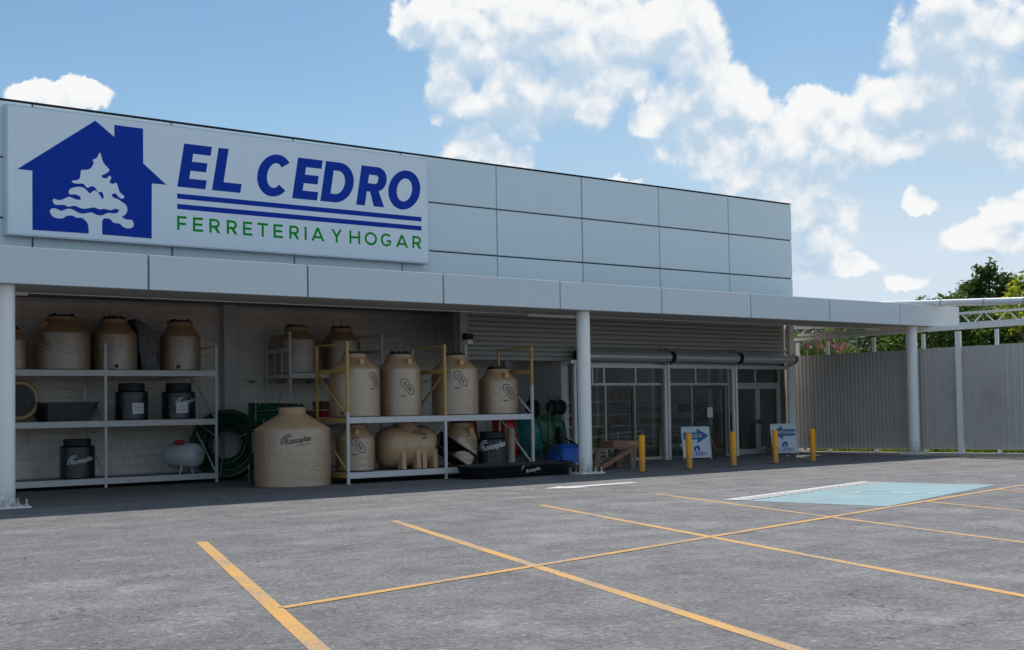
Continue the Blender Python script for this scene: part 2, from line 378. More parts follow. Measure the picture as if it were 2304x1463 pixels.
M['rack_yellow'] = mat('ochre rack enamel', (.52, .33, .10), .45, 0, .10, 5, grime=.35)
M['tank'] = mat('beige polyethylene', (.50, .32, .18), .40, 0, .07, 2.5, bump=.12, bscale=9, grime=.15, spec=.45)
M['tank_shaded'] = mat('shaded polyethylene', (.36, .215, .115), .40, 0, .07, 2.5, bump=.12, bscale=9, grime=.2, spec=.45)  # upper-shelf shade and film tint put into the beige tank colour
M['black_plastic'] = mat('black polyethylene', (.006, .006, .008), .34, 0, .25, 4, spec=.35, bump=.1, bscale=10)
M['ink'] = mat('black print', (.045, .038, .034), .6, 0, .1, 8)
M['white_print'] = mat('white print', (.72, .74, .76), .5, 0, .05, 8)
M['paper'] = mat('white paper', (.70, .70, .72), .8, 0, .05, 10)
M['biro'] = mat('pale violet writing', (.30, .28, .42), .8)
M['hose'] = mat('dark green hose', (.006, .055, .026), .40, 0, .25, 6)
M['gas'] = mat('grey white enamel', (.50, .52, .54), .36, 0, .06, 4)
M['red'] = mat('red plastic', (.45, .015, .012), .45, 0, .15, 6)
M['tray_red'] = mat('red enamel', (.42, .030, .012), .38, 0, .15, 4)
M['tray_teal'] = mat('teal enamel', (.010, .15, .15), .36, 0, .15, 4)
M['tray_green'] = mat('green enamel', (.006, .10, .035), .36, 0, .15, 4)
M['tray_blue'] = mat('blue enamel', (.006, .10, .42), .36, 0, .12, 4)
M['rubber'] = mat('black rubber', (.013, .013, .014), .65, 0, .2, 10)
M['wood'] = mat('weathered wood', (.20, .135, .09), .8, 0, .30, 3, bump=.3, bscale=25)
M['crate_wood'] = mat('reddish crate board', (.26, .135, .085), .8, 0, .25, 4, bump=.3, bscale=25)
M['carton'] = mat('brown carton', (.30, .19, .10), .85, 0, .12, 4)
M['carton_red'] = mat('red brown carton', (.24, .075, .05), .8, 0, .2, 6)
M['carton_blue'] = mat('blue white packet', (.16, .24, .34), .7, 0, .3, 9)
M['carton_grey'] = mat('grey packet', (.22, .22, .22), .7, 0, .3, 9)
M['shelf_white'] = mat('white shelf edge', (.62, .61, .60), .5)
M['board_white'] = mat('white sign board', (.70, .735, .80), .45, 0, .02, 2)
M['board_blue'] = mat('blue arrow print', (.010, .115, .32), .45, 0, .05, 2)
M['pvc'] = mat('cream plastic pipe', (.46, .38, .26), .45, 0, .08, 6)
M['shop_floor'] = mat('grey floor tile', (.34, .33, .31), .4, 0, .08, 2)
M['shop_wall'] = mat('shop wall', (.55, .55, .52), .85)
M['fence'] = mat('white corrugated sheet', (.52, .485, .455), .42, .0, .05, .8, grime=.30, each=.07, stain=dirt_stain)
M['house_wall'] = mat('grey blue render', (.11, .125, .15), .9, 0, .1, 1.5, bump=.2)
M['dirt'] = mat('pale trodden earth', (.42, .33, .25), .95, 0, .25, 1.5, bump=.5, bscale=12)
M['bark'] = mat('bark', (.10, .075, .055), .9, 0, .3, 8, bump=.6, bscale=20)
def leaf_mat(name, a, b, tr=.35):
    m_ = bpy.data.materials.new(name); m_.use_nodes = True; t = NT(m_.node_tree); t.t.nodes.clear()
    oc = t.n('ShaderNodeTexCoord').outputs['Object']
    rnd = t.n('ShaderNodeNewGeometry').outputs['Random Per Island']
    c_ = t.mix(t.m('ADD', t.m('MULTIPLY', rnd, .6), t.m('MULTIPLY', t.noise(oc, 1.2, 3), .4)), a, b)
    d = t.n('ShaderNodeBsdfPrincipled', {'Base Color': c_, 'Roughness': .5}); d.inputs['Specular IOR Level'].default_value = .35
    s_ = t.n('ShaderNodeBsdfTranslucent', {'Color': t.mix(.5, c_, tuple(min(1, x*1.6) for x in b))})
    x = t.n('ShaderNodeMixShader', {0: tr, 1: d.outputs[0], 2: s_.outputs[0]})
    t.t.links.new(x.outputs[0], t.n('ShaderNodeOutputMaterial').inputs[0]); return m_
M['leaf_dark'] = leaf_mat('dark leaf', (.026, .060, .014), (.085, .155, .030))
M['leaf_mid'] = leaf_mat('mid green leaf', (.05, .10, .016), (.15, .235, .035))
M['leaf_lime'] = leaf_mat('lime leaf', (.15, .20, .012), (.34, .38, .02), .5)
M['petal'] = leaf_mat('magenta petal', (.38, .02, .16), (.55, .06, .25), .4)
M['grass'] = leaf_mat('weed blade', (.06, .11, .015), (.19, .24, .03), .4)
def clear_mat(name, tint, gloss, ior, film=0.0, rough=.02, cloudy=0.0):
    """thin clear sheet: passes straight light and reflects by angle"""
    m_ = bpy.data.materials.new(name); m_.use_nodes = True; t = NT(m_.node_tree); t.t.nodes.clear()
    oc = t.n('ShaderNodeTexCoord').outputs['Object']
    fc = t.n('ShaderNodeLayerWeight', {'Blend': .5}).outputs['Facing']; r0 = ((ior-1)/(ior+1))**2
    fr = t.m('ADD', r0, t.m('MULTIPLY', t.m('POWER', fc, 5.0), 1-r0))
    a = t.n('ShaderNodeBsdfTransparent', {'Color': (*tint, 1)}); b = t.n('ShaderNodeBsdfGlossy', {'Color': (gloss, gloss, gloss, 1), 'Roughness': rough})
    if film:
        hh = t.m('ADD', t.m('MULTIPLY', t.noise(t.v('MULTIPLY', oc, (3, 3, 12)), 2.0, 5, .62, .8), .6), t.noise(t.v('MULTIPLY', oc, (11, 11, .9)), 1.6, 5, .6, .5))
        bp = t.n('ShaderNodeBump', {'Height': hh, 'Strength': .42, 'Distance': .05})
        t.put(b.inputs['Normal'], bp.outputs[0]); 
    out = t.n('ShaderNodeMixShader', {0: t.m('ADD', fr, film, clamp=True), 1: a.outputs[0], 2: b.outputs[0]})
    if cloudy:
        wv = t.noise(t.v('MULTIPLY', oc, (2.0, 2.0, 26)), 1.6, 6, .65, 1.2)
        df = t.n('ShaderNodeBsdfDiffuse', {'Color': (.62, .60, .58, 1)})
        out = t.n('ShaderNodeMixShader', {0: t.ss(wv, .52, .78, 0, cloudy), 1: out.outputs[0], 2: df.outputs[0]})
    t.t.links.new(out.outputs[0], t.n('ShaderNodeOutputMaterial').inputs[0]); return m_
M['glass'] = clear_mat('window glass', (.62, .68, .66), .9, 1.85)
M['wrap'] = clear_mat('stretch film', (.96, .945, .92), .9, 1.45, film=.12, rough=.07, cloudy=.06)
M['black_wrap'] = clear_mat('stretch film on black goods', (.94, .94, .95), .9, 1.42, film=.015, rough=.10, cloudy=.025)

# ------------------------------------------------------------------ ground and its markings
g = MB()
NX = 24
g.add([(-300, -300, 0), (32.9, -300, 0), (32.9, 300, 0), (-300, 300, 0)], [(0, 1, 2, 3)])
ground = g.build('ground', M['asphalt'], kind='structure', loc=(0, 0, 0))
y_ = MB(); y_.add([(32.9, -300, -.004), (500, -300, -.004), (500, 300, -.004), (32.9, 300, -.004)], [(0, 1, 2, 3)])
yard = y_.build('yard_ground', M['dirt'], kind='structure', loc=(0, 0, 0))
def strip(a, b, wd, z, name, m_, ends=None):
    a, b = Vector((*a, z)), Vector((*b, z)); d = (b-a).normalized(); q = Vector((-d.y, d.x, 0))*wd/2
    mb = MB(); N = max(2, int((b-a).length/.5)); vs = []
    for i in range(N+1):
        p_ = a+(b-a)*i/N; j = R.uniform(-.006, .006)
        vs += [p_-q*(1+j*3), p_+q*(1-j*3)]
    mb.add(vs, [(2*i, 2*i+2, 2*i+3, 2*i+1) for i in range(N)])
    return mb.build(name, m_, ground)
sd_ = Vector((-.322, -.947))                                # the slanting stall lines
for (x, y, L, wd) in ((6.76, -7.7, 11.5, .14), (10.03, -7.02, 12.5, .125), (13.28, -6.44, 12.8, .115), (16.34, -6.01, 11.0, .10)):
    strip((x, y), (x+sd_.x*L, y+sd_.y*L), wd, .003, 'parking_line', M['yellow_line'])
for (x, y, L) in ((17.79, -10.62, 6.5), (20.9, -10.0, 6.5), (24.1, -9.35, 6.5)):
    strip((x, y), (x+sd_.x*L*1.05, y+sd_.y*L), .095, .003, 'parking_line', M['yellow_line'])
strip((4.955, -13.205), (28.0, -8.62), .11, .006, 'parking_line', M['yellow_line'])
bay = MB(); bx = Vector((.977, .214)); by = Vector((.12, -.993)); b0 = Vector((16.02, -7.98))
def bp_(u, v_): return (b0.x+bx.x*u+by.x*v_, b0.y+bx.y*u+by.y*v_)
bay.add([(*bp_(u, v_), .004) for u, v_ in ((0, .44), (5.52, .36), (5.85, 2.62), (.18, 2.88))], [(0, 1, 2, 3)])
bay = bay.build('disabled_bay', M['blue_paint'], ground)
hb = MB()
N = 20
for i in range(N):                                          # comb of short hatch strokes with a solid rail
    u0 = i*5.5/N; u1 = u0+5.5/N*.60
    hb.add([(*bp_(u0, .12), .0085), (*bp_(u1, .12), .0085), (*bp_(u1+.06, .42), .0085), (*bp_(u0+.06, .42), .0085)], [(0, 1, 2, 3)])
hb.add([(*bp_(-.02, -.02), .0085), (*bp_(5.5, -.02), .0085), (*bp_(5.5, .117), .0085), (*bp_(-.02, .117), .0085)], [(0, 1, 2, 3)])
hb.build('bay_hatching', M['white_paint'], ground)
def ring(r0, r1, a0=0, a1=2*pi, n=28, cx=0, cy=0):
    a = [a0+(a1-a0)*i/n for i in range(n+1)]
    return [(cx+r1*math.cos(t_), cy+r1*math.sin(t_)) for t_ in a]+[(cx+r0*math.cos(t_), cy+r0*math.sin(t_)) for t_ in reversed(a)]
def poly_bar(p0, p1, wd):
    a, b = Vector(p0), Vector(p1); d = (b-a).normalized(); q = Vector((-d.y, d.x))*wd/2
    return [tuple(a-q), tuple(b-q), tuple(b+q), tuple(a+q)]
wc = MB()
for lp in (ring(.34, .42, math.radians(150), math.radians(375), 20), poly_bar((-.12, .40), (-.12, .98), .12), poly_bar((-.06, .72), (.24, .70), .09),
           poly_bar((-.06, .44), (.26, .42), .10), poly_bar((.245, .455), (.44, .02), .10), poly_bar((.47, -.02), (.60, .02), .08), ring(.0, .11, 0, 2*pi, 14, -.12, 1.14)):
    vf = shape([lp]); wc.add(*[on_ground(vf, 18.95, -8.85, .0085, math.radians(192), .85).v, on_ground(vf, 18.95, -8.85, .0085, math.radians(192), .85).f])
wc.build('wheelchair_symbol', M['white_paint_worn'], bay)
ar = shape([[(0, 0), (.78, -.52), (.66, -.20), (2.5, -.13), (2.5, .13), (.66, .13), (.70, .32)]])
on_ground(ar, 15.95, -3.28, .006, math.radians(2.0), 1.02).build('direction_arrow', M['white_paint'], ground)

fl = MB(); fl.add([(-60, -.02, .004), (32.2, -.02, .004), (32.2, 4.30, .004), (22.95, 4.30, .004), (22.95, 6.52, .004), (-60, 6.52, .004)], [(0, 1, 2, 3, 4, 5)])
fl.build('canopy_floor', mat('dirty concrete slab', (.15, .14, .135), .8, 0, .3, 1.2, bump=.3, bscale=20, grime=.5), kind='structure', loc=(0, 0, 0))

# ------------------------------------------------------------------ store building
bld = thing('store_building', 'long single storey hardware store with tall panelled front wall', 'building', (32.6, 4.2, 0))
PX0, PW = 8.4195, 3.0266
zj = [4.40, 5.645, 6.89, 8.07]
k = MB(); k.box(2.2, 32.60, 4.045, 4.22, 4.40, 8.08); k.build('parapet_wall', M['joint'], bld)
pm = {}
for i in range(-2, 8):
    for j in range(3):
        x0, x1 = PX0+PW*i+.012, PX0+PW*(i+1)-.012
        if (j,) not in pm:
            q = MB(); z0, z1 = zj[j]+.012, zj[j+1]-.012
            q.add([(a, b, c) for a, b, c in ((0, .04, z0), (x1-x0, .04, z0), (x1-x0, .04, z1), (0, .04, z1), (.012, 0, z0+.012), (x1-x0-.012, 0, z0+.012), (x1-x0-.012, 0, z1-.012), (.012, 0, z1-.012))],
                  [(4, 5, 6, 7), (0, 1, 5, 4), (1, 2, 6, 5), (2, 3, 7, 6), (3, 0, 4, 7)])
            ob = q.build('cladding_panel', M['panel']); pm[(j,)] = ob.data
        else: ob = bpy.data.objects.new('cladding_panel', pm[(j,)]); COL.objects.link(ob)
        ob.parent = bld; ob.location = (x0-32.6+R.uniform(-.002, .002), 4.0-4.2+R.uniform(-.004, .004), 0)
        ob.rotation_euler = (0, 0, math.radians(R.uniform(-.12, .12)))
k = MB(); k.box(2.2, 32.63, 3.985, 4.30, 8.075, 8.094); k.build('coping', M['joint'], bld)
for ya, yb in ((4.23, 6.9), (7.9, 10.4), (11.4, 14)):     # two open roof slots added so sun brightens the shop inside
    k = MB(); k.box(22.5, 32.58, ya, yb, 4.75, 4.9); k.build('roof_slab', M['ceiling'], bld)
k = MB(); k.box(2.2, 22.499, 4.23, 14, 4.75, 4.9); k.build('roof_slab', M['ceiling'], bld)
for ya, yb in ((6.9, 7.9), (10.4, 11.4)):
    k = MB(); k.box(22.5, 24.2, ya+.001, yb-.001, 4.751, 4.899); k.box(31.0, 32.58, ya+.001, yb-.001, 4.751, 4.899); k.build('roof_slab', M['ceiling'], bld)
k = MB(); k.box(32.35, 32.58, 4.35, 14, 0, 4.745); k.build('side_wall', M['plaster'], bld)
k = MB(); k.box(2.2, 22.7, 6.52, 6.75, 0, 4.70); k.build('block_wall', M['mortar'], bld); bw = bpy.data.objects['block_wall']
k = MB(); k.box(22.94, 23.14, 4.30, 14.1, 0, 4.4); k.build('dividing_wall', M['plaster'], bld)
k = MB(); k.box(22.90, 23.16, 4.26, 4.60, 0, 4.2); k.build('pilaster', M['plaster'], bld)
k = MB(); k.box(23.1, 32.3, 13.9, 14.1, 0, 4.7); k.build('shop_back_wall', M['shop_wall'], bld)
k = MB(); k.box(2.0, 2.2, 4.3, 6.5, 0, 4.7); k.build('end_wall', M['plaster'], bld)
k = MB(); k.box(23.16, 32.34, 4.27, 13.9, .004, .02); k.build('shop_floor', M['shop_floor'], bld)
# whitewashed blocks of the storage wall: the ones in view singly, the rest as one part
bm_ = []
for _ in range(5):
    q = MB(); a, b = .197, .094; e = .004
    d = [R.uniform(-.0025, .0025) for _ in range(4)]
    q.add([(-a, 0, -b), (a, 0, -b), (a, 0, b), (-a, 0, b)]+[(sx*(a-.005), -.010+d[i], sz*(b-.005)) for i, (sx, sz) in enumerate(((-1, -1), (1, -1), (1, 1), (-1, 1)))],
          [(4, 5, 6, 7), (0, 1, 5, 4), (1, 2, 6, 5), (2, 3, 7, 6), (3, 0, 4, 7)])
    ob = q.build('brick', M['block']); bm_.append(ob.data); bpy.data.objects.remove(ob)
rest = MB(); cells = []
for r_ in range(21):
    for c_ in range(52):
        x = 2.4+.4*c_+(.2 if r_ % 2 else 0); z = .105+.2*r_
        if x > 22.5: continue
        pri = (0 if 8.2 < x < 19.6 else 2)+(0 if z > 2.55 else .6)+(0 if 9.0 < x < 14.3 else .3)+abs(z-3.4)*.05
        cells.append((pri, x, z))
cells.sort()
for i, (_, x, z) in enumerate(cells):
    if i < 290:
        ob = bpy.data.objects.new('brick', R.choice(bm_)); COL.objects.link(ob); ob.parent = bw; ob.location = (x-32.6, 6.52-4.2-R.uniform(0, .003), z)
    else:
        me = R.choice(bm_); rest.add([(v_.co.x+x, v_.co.y+6.52, v_.co.z+z) for v_ in me.vertices], [tuple(p_.vertices) for p_ in me.polygons])
o_ = rest.build('brick_field', M['block'], bld, kind='stuff')
for x in (13.74, 20.74, 6.7):
    k = MB(); k.box(x, x+.33, 6.25, 6.50, 0, 4.5); k.build('wall_pilaster', M['plaster'], bld)
k = MB(); k.box(19.40, 19.64, 4.18, 4.20, 0, 4.2); k.box(19.40, 19.64, 4.42, 4.44, 0, 4.2); k.box(19.51, 19.53, 4.20, 4.42, 0, 4.2)
k.build('steel_post', M['soffit'], bld)
k = MB(); k.box(32.40, 32.64, 4.02, 4.16, 0, 4.38); k.build('corner_post', M['white_steel'], bld)
k = MB(); k.box(32.06, 32.345, 4.20, 4.42, 0, 2.9); k.build('pier', M['bark'], bld)
# ribbed wall band above the entrance
for i in range(11):
    z = 2.875+.13*i
    q = MB(); q.add([(x, y, zz) for x in (19.66, 32.39) for (y, zz) in ((4.25, z), (4.212, z+.018), (4.205, z+.075), (4.222, z+.118), (4.25, z+.126))],
                    [(0, 1, 6, 5), (1, 2, 7, 6), (2, 3, 8, 7), (3, 4, 9, 8), (0, 4, 3, 2, 1), (5, 6, 7, 8, 9)])
    q.build('slat', M['siding'], bld)
k = MB(); k.box(19.64, 32.39, 4.253, 4.29, 2.87, 4.4); k.build('slat_backing', M['joint'], bld)

# ------------------------------------------------------------------ canopy
can = thing('storefront_canopy', 'long canopy with pale panelled fascia on round white columns', 'canopy', (20.3, .35, 0))
k = MB(); k.box(2.3, 35.74, .035, .09, 3.905, 4.55); k.build('fascia_backing', M['joint'], can)
fx = [-.76+3.3394*i for i in range(1, 11)]+[35.78]
fmesh = None
for a, b in zip(fx[:-1], fx[1:]):
    x0, x1 = a+.012, b-.012
    q = MB(); L = x1-x0; q.add([(0, .035, 0), (L, .035, 0), (L, .035, .655), (0, .035, .655), (.01, 0, .008), (L-.01, 0, .008), (L-.01, 0, .647), (.01, 0, .647)],
              [(4, 5, 6, 7), (0, 1, 5, 4), (1, 2, 6, 5), (2, 3, 7, 6), (3, 0, 4, 7)])
    ob = q.build('fascia_panel', M['fascia']); ob.parent = can; ob.location = (x0-20.3, -.35+R.uniform(-.003, .003), 3.90)
k = MB(); k.box(35.742, 35.785, .037, 1.6, 3.90, 4.555); k.build('fascia_return', M['fascia'], can)
k = MB(); k.box(2.3, 35.74, .092, 1.55, 3.90, 3.925); k.build('soffit_board', M['soffit'], can)
k = MB(); k.box(2.3, 35.74, 1.552, 1.60, 3.885, 4.02); k.build('soffit_edge_angle', M['white_steel'], can)
k = MB()
k.add([(2.3, 1.6, 4.02), (32.39, 1.6, 4.02), (32.39, 6.52, 4.27), (2.3, 6.52, 4.27), (2.3, 1.6, 4.06), (32.39, 1.6, 4.06), (32.39, 6.52, 4.31), (2.3, 6.52, 4.31)],
      [(0, 1, 2, 3), (4, 7, 6, 5), (0, 4, 5, 1), (1, 5, 6, 2), (2, 6, 7, 3), (3, 7, 4, 0)])
k.build('ceiling_deck', M['ceiling'], can)
k = MB(); k.add([(32.64, 1.6, 4.02), (35.74, 1.6, 4.02), (35.74, 4.0, 4.10), (32.64, 4.0, 4.10), (32.64, 1.6, 4.06), (35.74, 1.6, 4.06), (35.74, 4.0, 4.14), (32.64, 4.0, 4.14)],
      [(0, 1, 2, 3), (4, 7, 6, 5), (0, 4, 5, 1), (1, 5, 6, 2), (2, 6, 7, 3), (3, 7, 4, 0)])
k.build('end_ceiling_deck', M['ceiling'], can)
k = MB()
def roofz(y): return 4.515+.118*(y-.0)
n = 150
vs = []
for i in range(n+1):
    x = 2.3+(36.0-2.3)*i/n; h = .022*(i % 2)
    vs += [(x, .12, roofz(0)-.03+h), (x, 3.98, roofz(4)+h)]
k.add(vs, [(2*i, 2*i+2, 2*i+3, 2*i+1) for i in range(n)]); k.build('roof_sheet', M['roof'], can)
for x in (6.78, 20.28, 33.70):
    k = MB(); k.cyl((x, .35, .03), (x, .35, 3.899), .165, 40); c_ = k.build('column', M['column'], can, smooth=True)
    k = MB(); k.box(x-.36, x+.36, .05, .65, .0, .03); bp2 = k.build('base_plate', M['white_steel'], c_)
    for dx in (-.29, -.1, .1, .29):
        for y in (.11, .59):
            k = MB(); k.cyl((x+dx, y, .031), (x+dx, y, .15), .018, 8); k.cyl((x+dx, y, .031), (x+dx, y, .066), .042, 6); k.build('anchor_bolt', M['bolt'], bp2 if False else c_)
    k = MB(); k.box(x-.75, x+.75, 1.50, 1.549, 3.84, 3.899); k.build('beam_bracket', M['white_steel'], can)

# ------------------------------------------------------------------ sign
sg = thing('store_sign', 'large white lightbox sign with blue house logo and store name', 'sign', (13.0, 3.75, 5.28))
k = MB(); k.box(7.82, 18.16, 3.755, 3.996, 5.27, 7.94); k.build('sign_box', M['sign_edge'], sg)
k = MB(); k.box(7.85, 18.13, 3.748, 3.754, 5.30, 7.91); k.build('sign_face', M['sign_face'], sg)
HOUSE = [(9.49, 5.41), (8.33, 5.40), (8.33, 6.62), (8.03, 6.62), (9.64, 7.82), (10.05, 7.52), (10.05, 7.78), (10.685, 7.78), (10.685, 7.02), (11.21, 6.605), (10.875, 6.605), (10.865, 5.40), (9.78, 5.41)]
TREE = [(9.49, 5.41), (9.48, 5.58), (9.43, 5.67), (9.34, 5.73), (9.24, 5.72), (9.14, 5.76), (9.02, 5.74), (8.96, 5.69), (8.82, 5.68), (8.73, 5.72), (8.68, 5.81), (8.72, 5.87), (8.81, 5.88), (8.92, 5.84), (9.0, 5.88), (9.12, 5.9), (9.26, 5.84), (9.38, 5.82), (9.54, 5.86), (9.66, 5.82), (9.78, 5.82), (9.9, 5.88), (10.02, 5.88), (10.11, 5.9), (10.14, 5.96), (10.06, 5.98), (9.96, 5.94), (9.84, 5.96), (9.72, 5.94), (9.6, 5.97), (9.44, 5.93), (9.32, 5.93), (9.2, 5.97), (9.06, 5.94), (8.98, 5.97), (8.88, 5.96), (8.79, 5.96), (8.74, 6.03), (8.77, 6.08), (8.86, 6.06), (8.96, 6.09), (9.08, 6.15), (9.22, 6.11), (9.32, 6.11), (9.3, 6.18), (9.2, 6.21), (9.1, 6.2), (9.07, 6.26), (9.11, 6.32), (9.2, 6.36), (9.32, 6.38), (9.42, 6.35), (9.52, 6.26), (9.6, 6.33), (9.68, 6.31), (9.76, 6.2), (9.8, 6.17), (9.81, 6.25), (9.76, 6.32), (9.7, 6.3), (9.62, 6.4), (9.54, 6.41), (9.46, 6.37), (9.38, 6.45), (9.26, 6.44), (9.16, 6.45), (9.14, 6.49), (9.22, 6.51), (9.3, 6.55), (9.32, 6.66), (9.34, 6.74), (9.44, 6.75), (9.54, 6.8), (9.6, 6.91), (9.58, 6.98), (9.66, 7.02), (9.72, 7.13), (9.75, 7.14), (9.78, 7.03), (9.82, 6.93), (9.93, 6.82), (9.92, 6.76), (9.82, 6.69), (9.77, 6.66), (9.8, 6.62), (9.88, 6.62), (9.94, 6.68), (9.98, 6.63), (9.94, 6.54), (10.01, 6.51), (10.09, 6.54), (10.13, 6.44), (10.17, 6.34), (10.26, 6.27), (10.23, 6.21), (10.15, 6.23), (10.07, 6.31), (9.99, 6.28), (10.02, 6.22), (10.13, 6.19), (10.21, 6.14), (10.29, 6.09), (10.33, 5.99), (10.29, 5.88), (10.21, 5.82), (10.31, 5.77), (10.42, 5.77), (10.47, 5.69), (10.44, 5.61), (10.33, 5.58), (10.23, 5.61), (10.15, 5.67), (10.02, 5.68), (9.96, 5.74), (9.86, 5.76), (9.78, 5.7), (9.78, 5.4)]
def smooth_path(P, n=3):
    out = []
    for i in range(len(P)-1):
        p0, p1, p2, p3 = P[max(i-1, 0)], P[i], P[i+1], P[min(i+2, len(P)-1)]
        for j in range(n):
            t_ = j/n; out.append(tuple(.5*((2*p1[c])+(-p0[c]+p2[c])*t_+(2*p0[c]-5*p1[c]+4*p2[c]-p3[c])*t_**2+(-p0[c]+3*p1[c]-3*p2[c]+p3[c])*t_**3) for c in (0, 1)))
    return out+[P[-1]]
EMBLEM = HOUSE+smooth_path(TREE[::-1])[1:-1]
EMB_C = (9.62, 6.6)
def emblem(ext): return shape([[(x-EMB_C[0], y-EMB_C[1]) for x, y in EMBLEM]], ext)
on_front(emblem(.004), EMB_C[0], 3.746, EMB_C[1]).build('house_logo', M['blue'], sg)
def arc(cx, cy, rx, ry, a0, a1, n=14):
    return [(cx+rx*math.cos(a0+(a1-a0)*i/n), cy+ry*math.sin(a0+(a1-a0)*i/n)) for i in range(n+1)]
def glyph(ch, w_, h, s_, t_=None):
    """outline loops of a geometric capital, w_ wide, h high, stem s_, bar t_"""
    t_ = t_ or s_; c = h/2
    if ch == 'I': return [[(0, 0), (w_, 0), (w_, h), (0, h)]]
    if ch == 'L': return [[(0, 0), (w_, 0), (w_, t_), (s_, t_), (s_, h), (0, h)]]
    if ch == 'E': return [[(0, 0), (w_, 0), (w_, t_), (s_, t_), (s_, c-t_/2), (w_*.93, c-t_/2), (w_*.93, c+t_/2), (s_, c+t_/2), (s_, h-t_), (w_, h-t_), (w_, h), (0, h)]]
    if ch == 'F': return [[(0, 0), (s_, 0), (s_, c-t_*.75), (w_*.93, c-t_*.75), (w_*.93, c+t_*.25), (s_, c+t_*.25), (s_, h-t_), (w_, h-t_), (w_, h), (0, h)]]
    if ch == 'T': return [[(w_/2-s_/2, 0), (w_/2+s_/2, 0), (w_/2+s_/2, h-t_), (w_, h-t_), (w_, h), (0, h), (0, h-t_), (w_/2-s_/2, h-t_)]]
    if ch == 'H': return [[(0, 0), (s_, 0), (s_, c-t_/2), (w_-s_, c-t_/2), (w_-s_, 0), (w_, 0), (w_, h), (w_-s_, h), (w_-s_, c+t_/2), (s_, c+t_/2), (s_, h), (0, h)]]
    if ch == 'Y': return [[(w_/2-s_/2, 0), (w_/2+s_/2, 0), (w_/2+s_/2, h*.42), (w_, h), (w_-s_*1.15, h), (w_/2, h*.42+s_*1.0), (s_*1.15, h), (0, h), (w_/2-s_/2, h*.42)]]
    if ch == 'A':
        k_ = s_*1.12; y0, y1 = h*.2, h*.2+t_*.95; ap = k_*.48
        f = lambda y: (w_/2-ap/2)*y/h
        return [[(0, 0), (k_, 0), (k_+f(y0)*.92, y0), (w_-k_-f(y0)*.92, y0), (w_-k_, 0), (w_, 0), (w_/2+ap, h), (w_/2-ap, h)],
                [(k_+f(y1)*.92, y1), (w_/2, h-t_*1.35), (w_-k_-f(y1)*.92, y1)]]
    if ch == 'O': return [arc(w_/2, c, w_/2, c*1.02, 0, 2*pi, 40)[:-1], arc(w_/2, c, w_/2-s_, c*1.02-t_, 0, 2*pi, 40)[:-1]]
    if ch == 'D':
        r_ = min(c, w_*.55)
        return [[(0, 0)]+arc(w_-r_, c, r_, c, -pi/2, pi/2, 20)+[(0, h)], [(s_, t_)]+arc(w_-r_, c, r_-s_, c-t_, -pi/2, pi/2, 20)+[(s_, h-t_)]]
    if ch == 'R':
        y0 = h*.36; r_ = (h-y0)/2; cy = y0+r_
        return [[(0, 0), (s_, 0), (s_, y0), (w_*.42, y0), (w_-s_*1.22, 0), (w_, 0), (w_*.72, y0+.04*h)]+arc(w_*.96-r_, cy, r_, r_, -pi/3.2, pi/2, 14)+[(0, h)],
                [(s_, y0+t_)]+arc(w_*.96-r_, cy, max(.01, r_-s_), r_-t_, -pi/2, pi/2, 12)+[(s_, h-t_)]]
    if ch == 'C':
        a = math.radians(42); return [arc(w_*.54, c, w_*.54, c*1.02, a, 2*pi-a, 34)+arc(w_*.54, c, w_*.54-s_, c*1.02-t_, 2*pi-a*1.05, a*1.05, 34)]
    if ch == 'G':
        a = math.radians(42)
        return [arc(w_*.52, c, w_*.52, c*1.02, a, 2*pi-math.radians(38), 34)+[(w_, h*.5), (w_*.55, h*.5), (w_*.55, h*.5-t_), (w_-s_, h*.5-t_), (w_-s_, h*.24)]
                +arc(w_*.52, c, w_*.52-s_, c*1.02-t_, 2*pi-math.radians(52), a*1.05, 30)]
def put_letter(ch, x, z, w_, h, s_, t_, shear, m_, yy=3.7465, ext=.003):
    lp = [[(a+shear*b, b) for a, b in L_] for L_ in glyph(ch, w_, h, s_, t_)]
    on_front(shape(lp, ext), x, yy, z).build('letter', m_, sg)
for ch, x, w_ in (('E', 11.46, .66), ('L', 12.28, .69), ('C', 13.32, .82), ('E', 14.29, .66), ('D', 15.04, .84), ('R', 16.03, .80), ('O', 16.88, .94)):
    put_letter(ch, x, 6.59, w_, .975, .245, .205, .172, M['blue'])
for ch, x, w_ in (('F', 11.45, .22), ('E', 11.82, .24), ('R', 12.21, .26), ('R', 12.63, .26), ('E', 13.03, .23), ('T', 13.39, .27), ('E', 13.80, .24), ('R', 14.21, .26), ('I', 14.61, .055),
                  ('A', 14.79, .35), ('Y', 15.33, .29), ('H', 15.83, .30), ('O', 16.26, .35), ('G', 16.72, .31), ('A', 17.16, .36), ('R', 17.65, .27)):
    put_letter(ch, x, 5.63, w_, .315, .055, .053, 0, M['green'])
for z in (6.325, 6.095):
    k = MB(); k.box(11.455, 17.93, 3.7446, 3.7476, z, z+.113); k.build('stripe', M['blue'], sg)

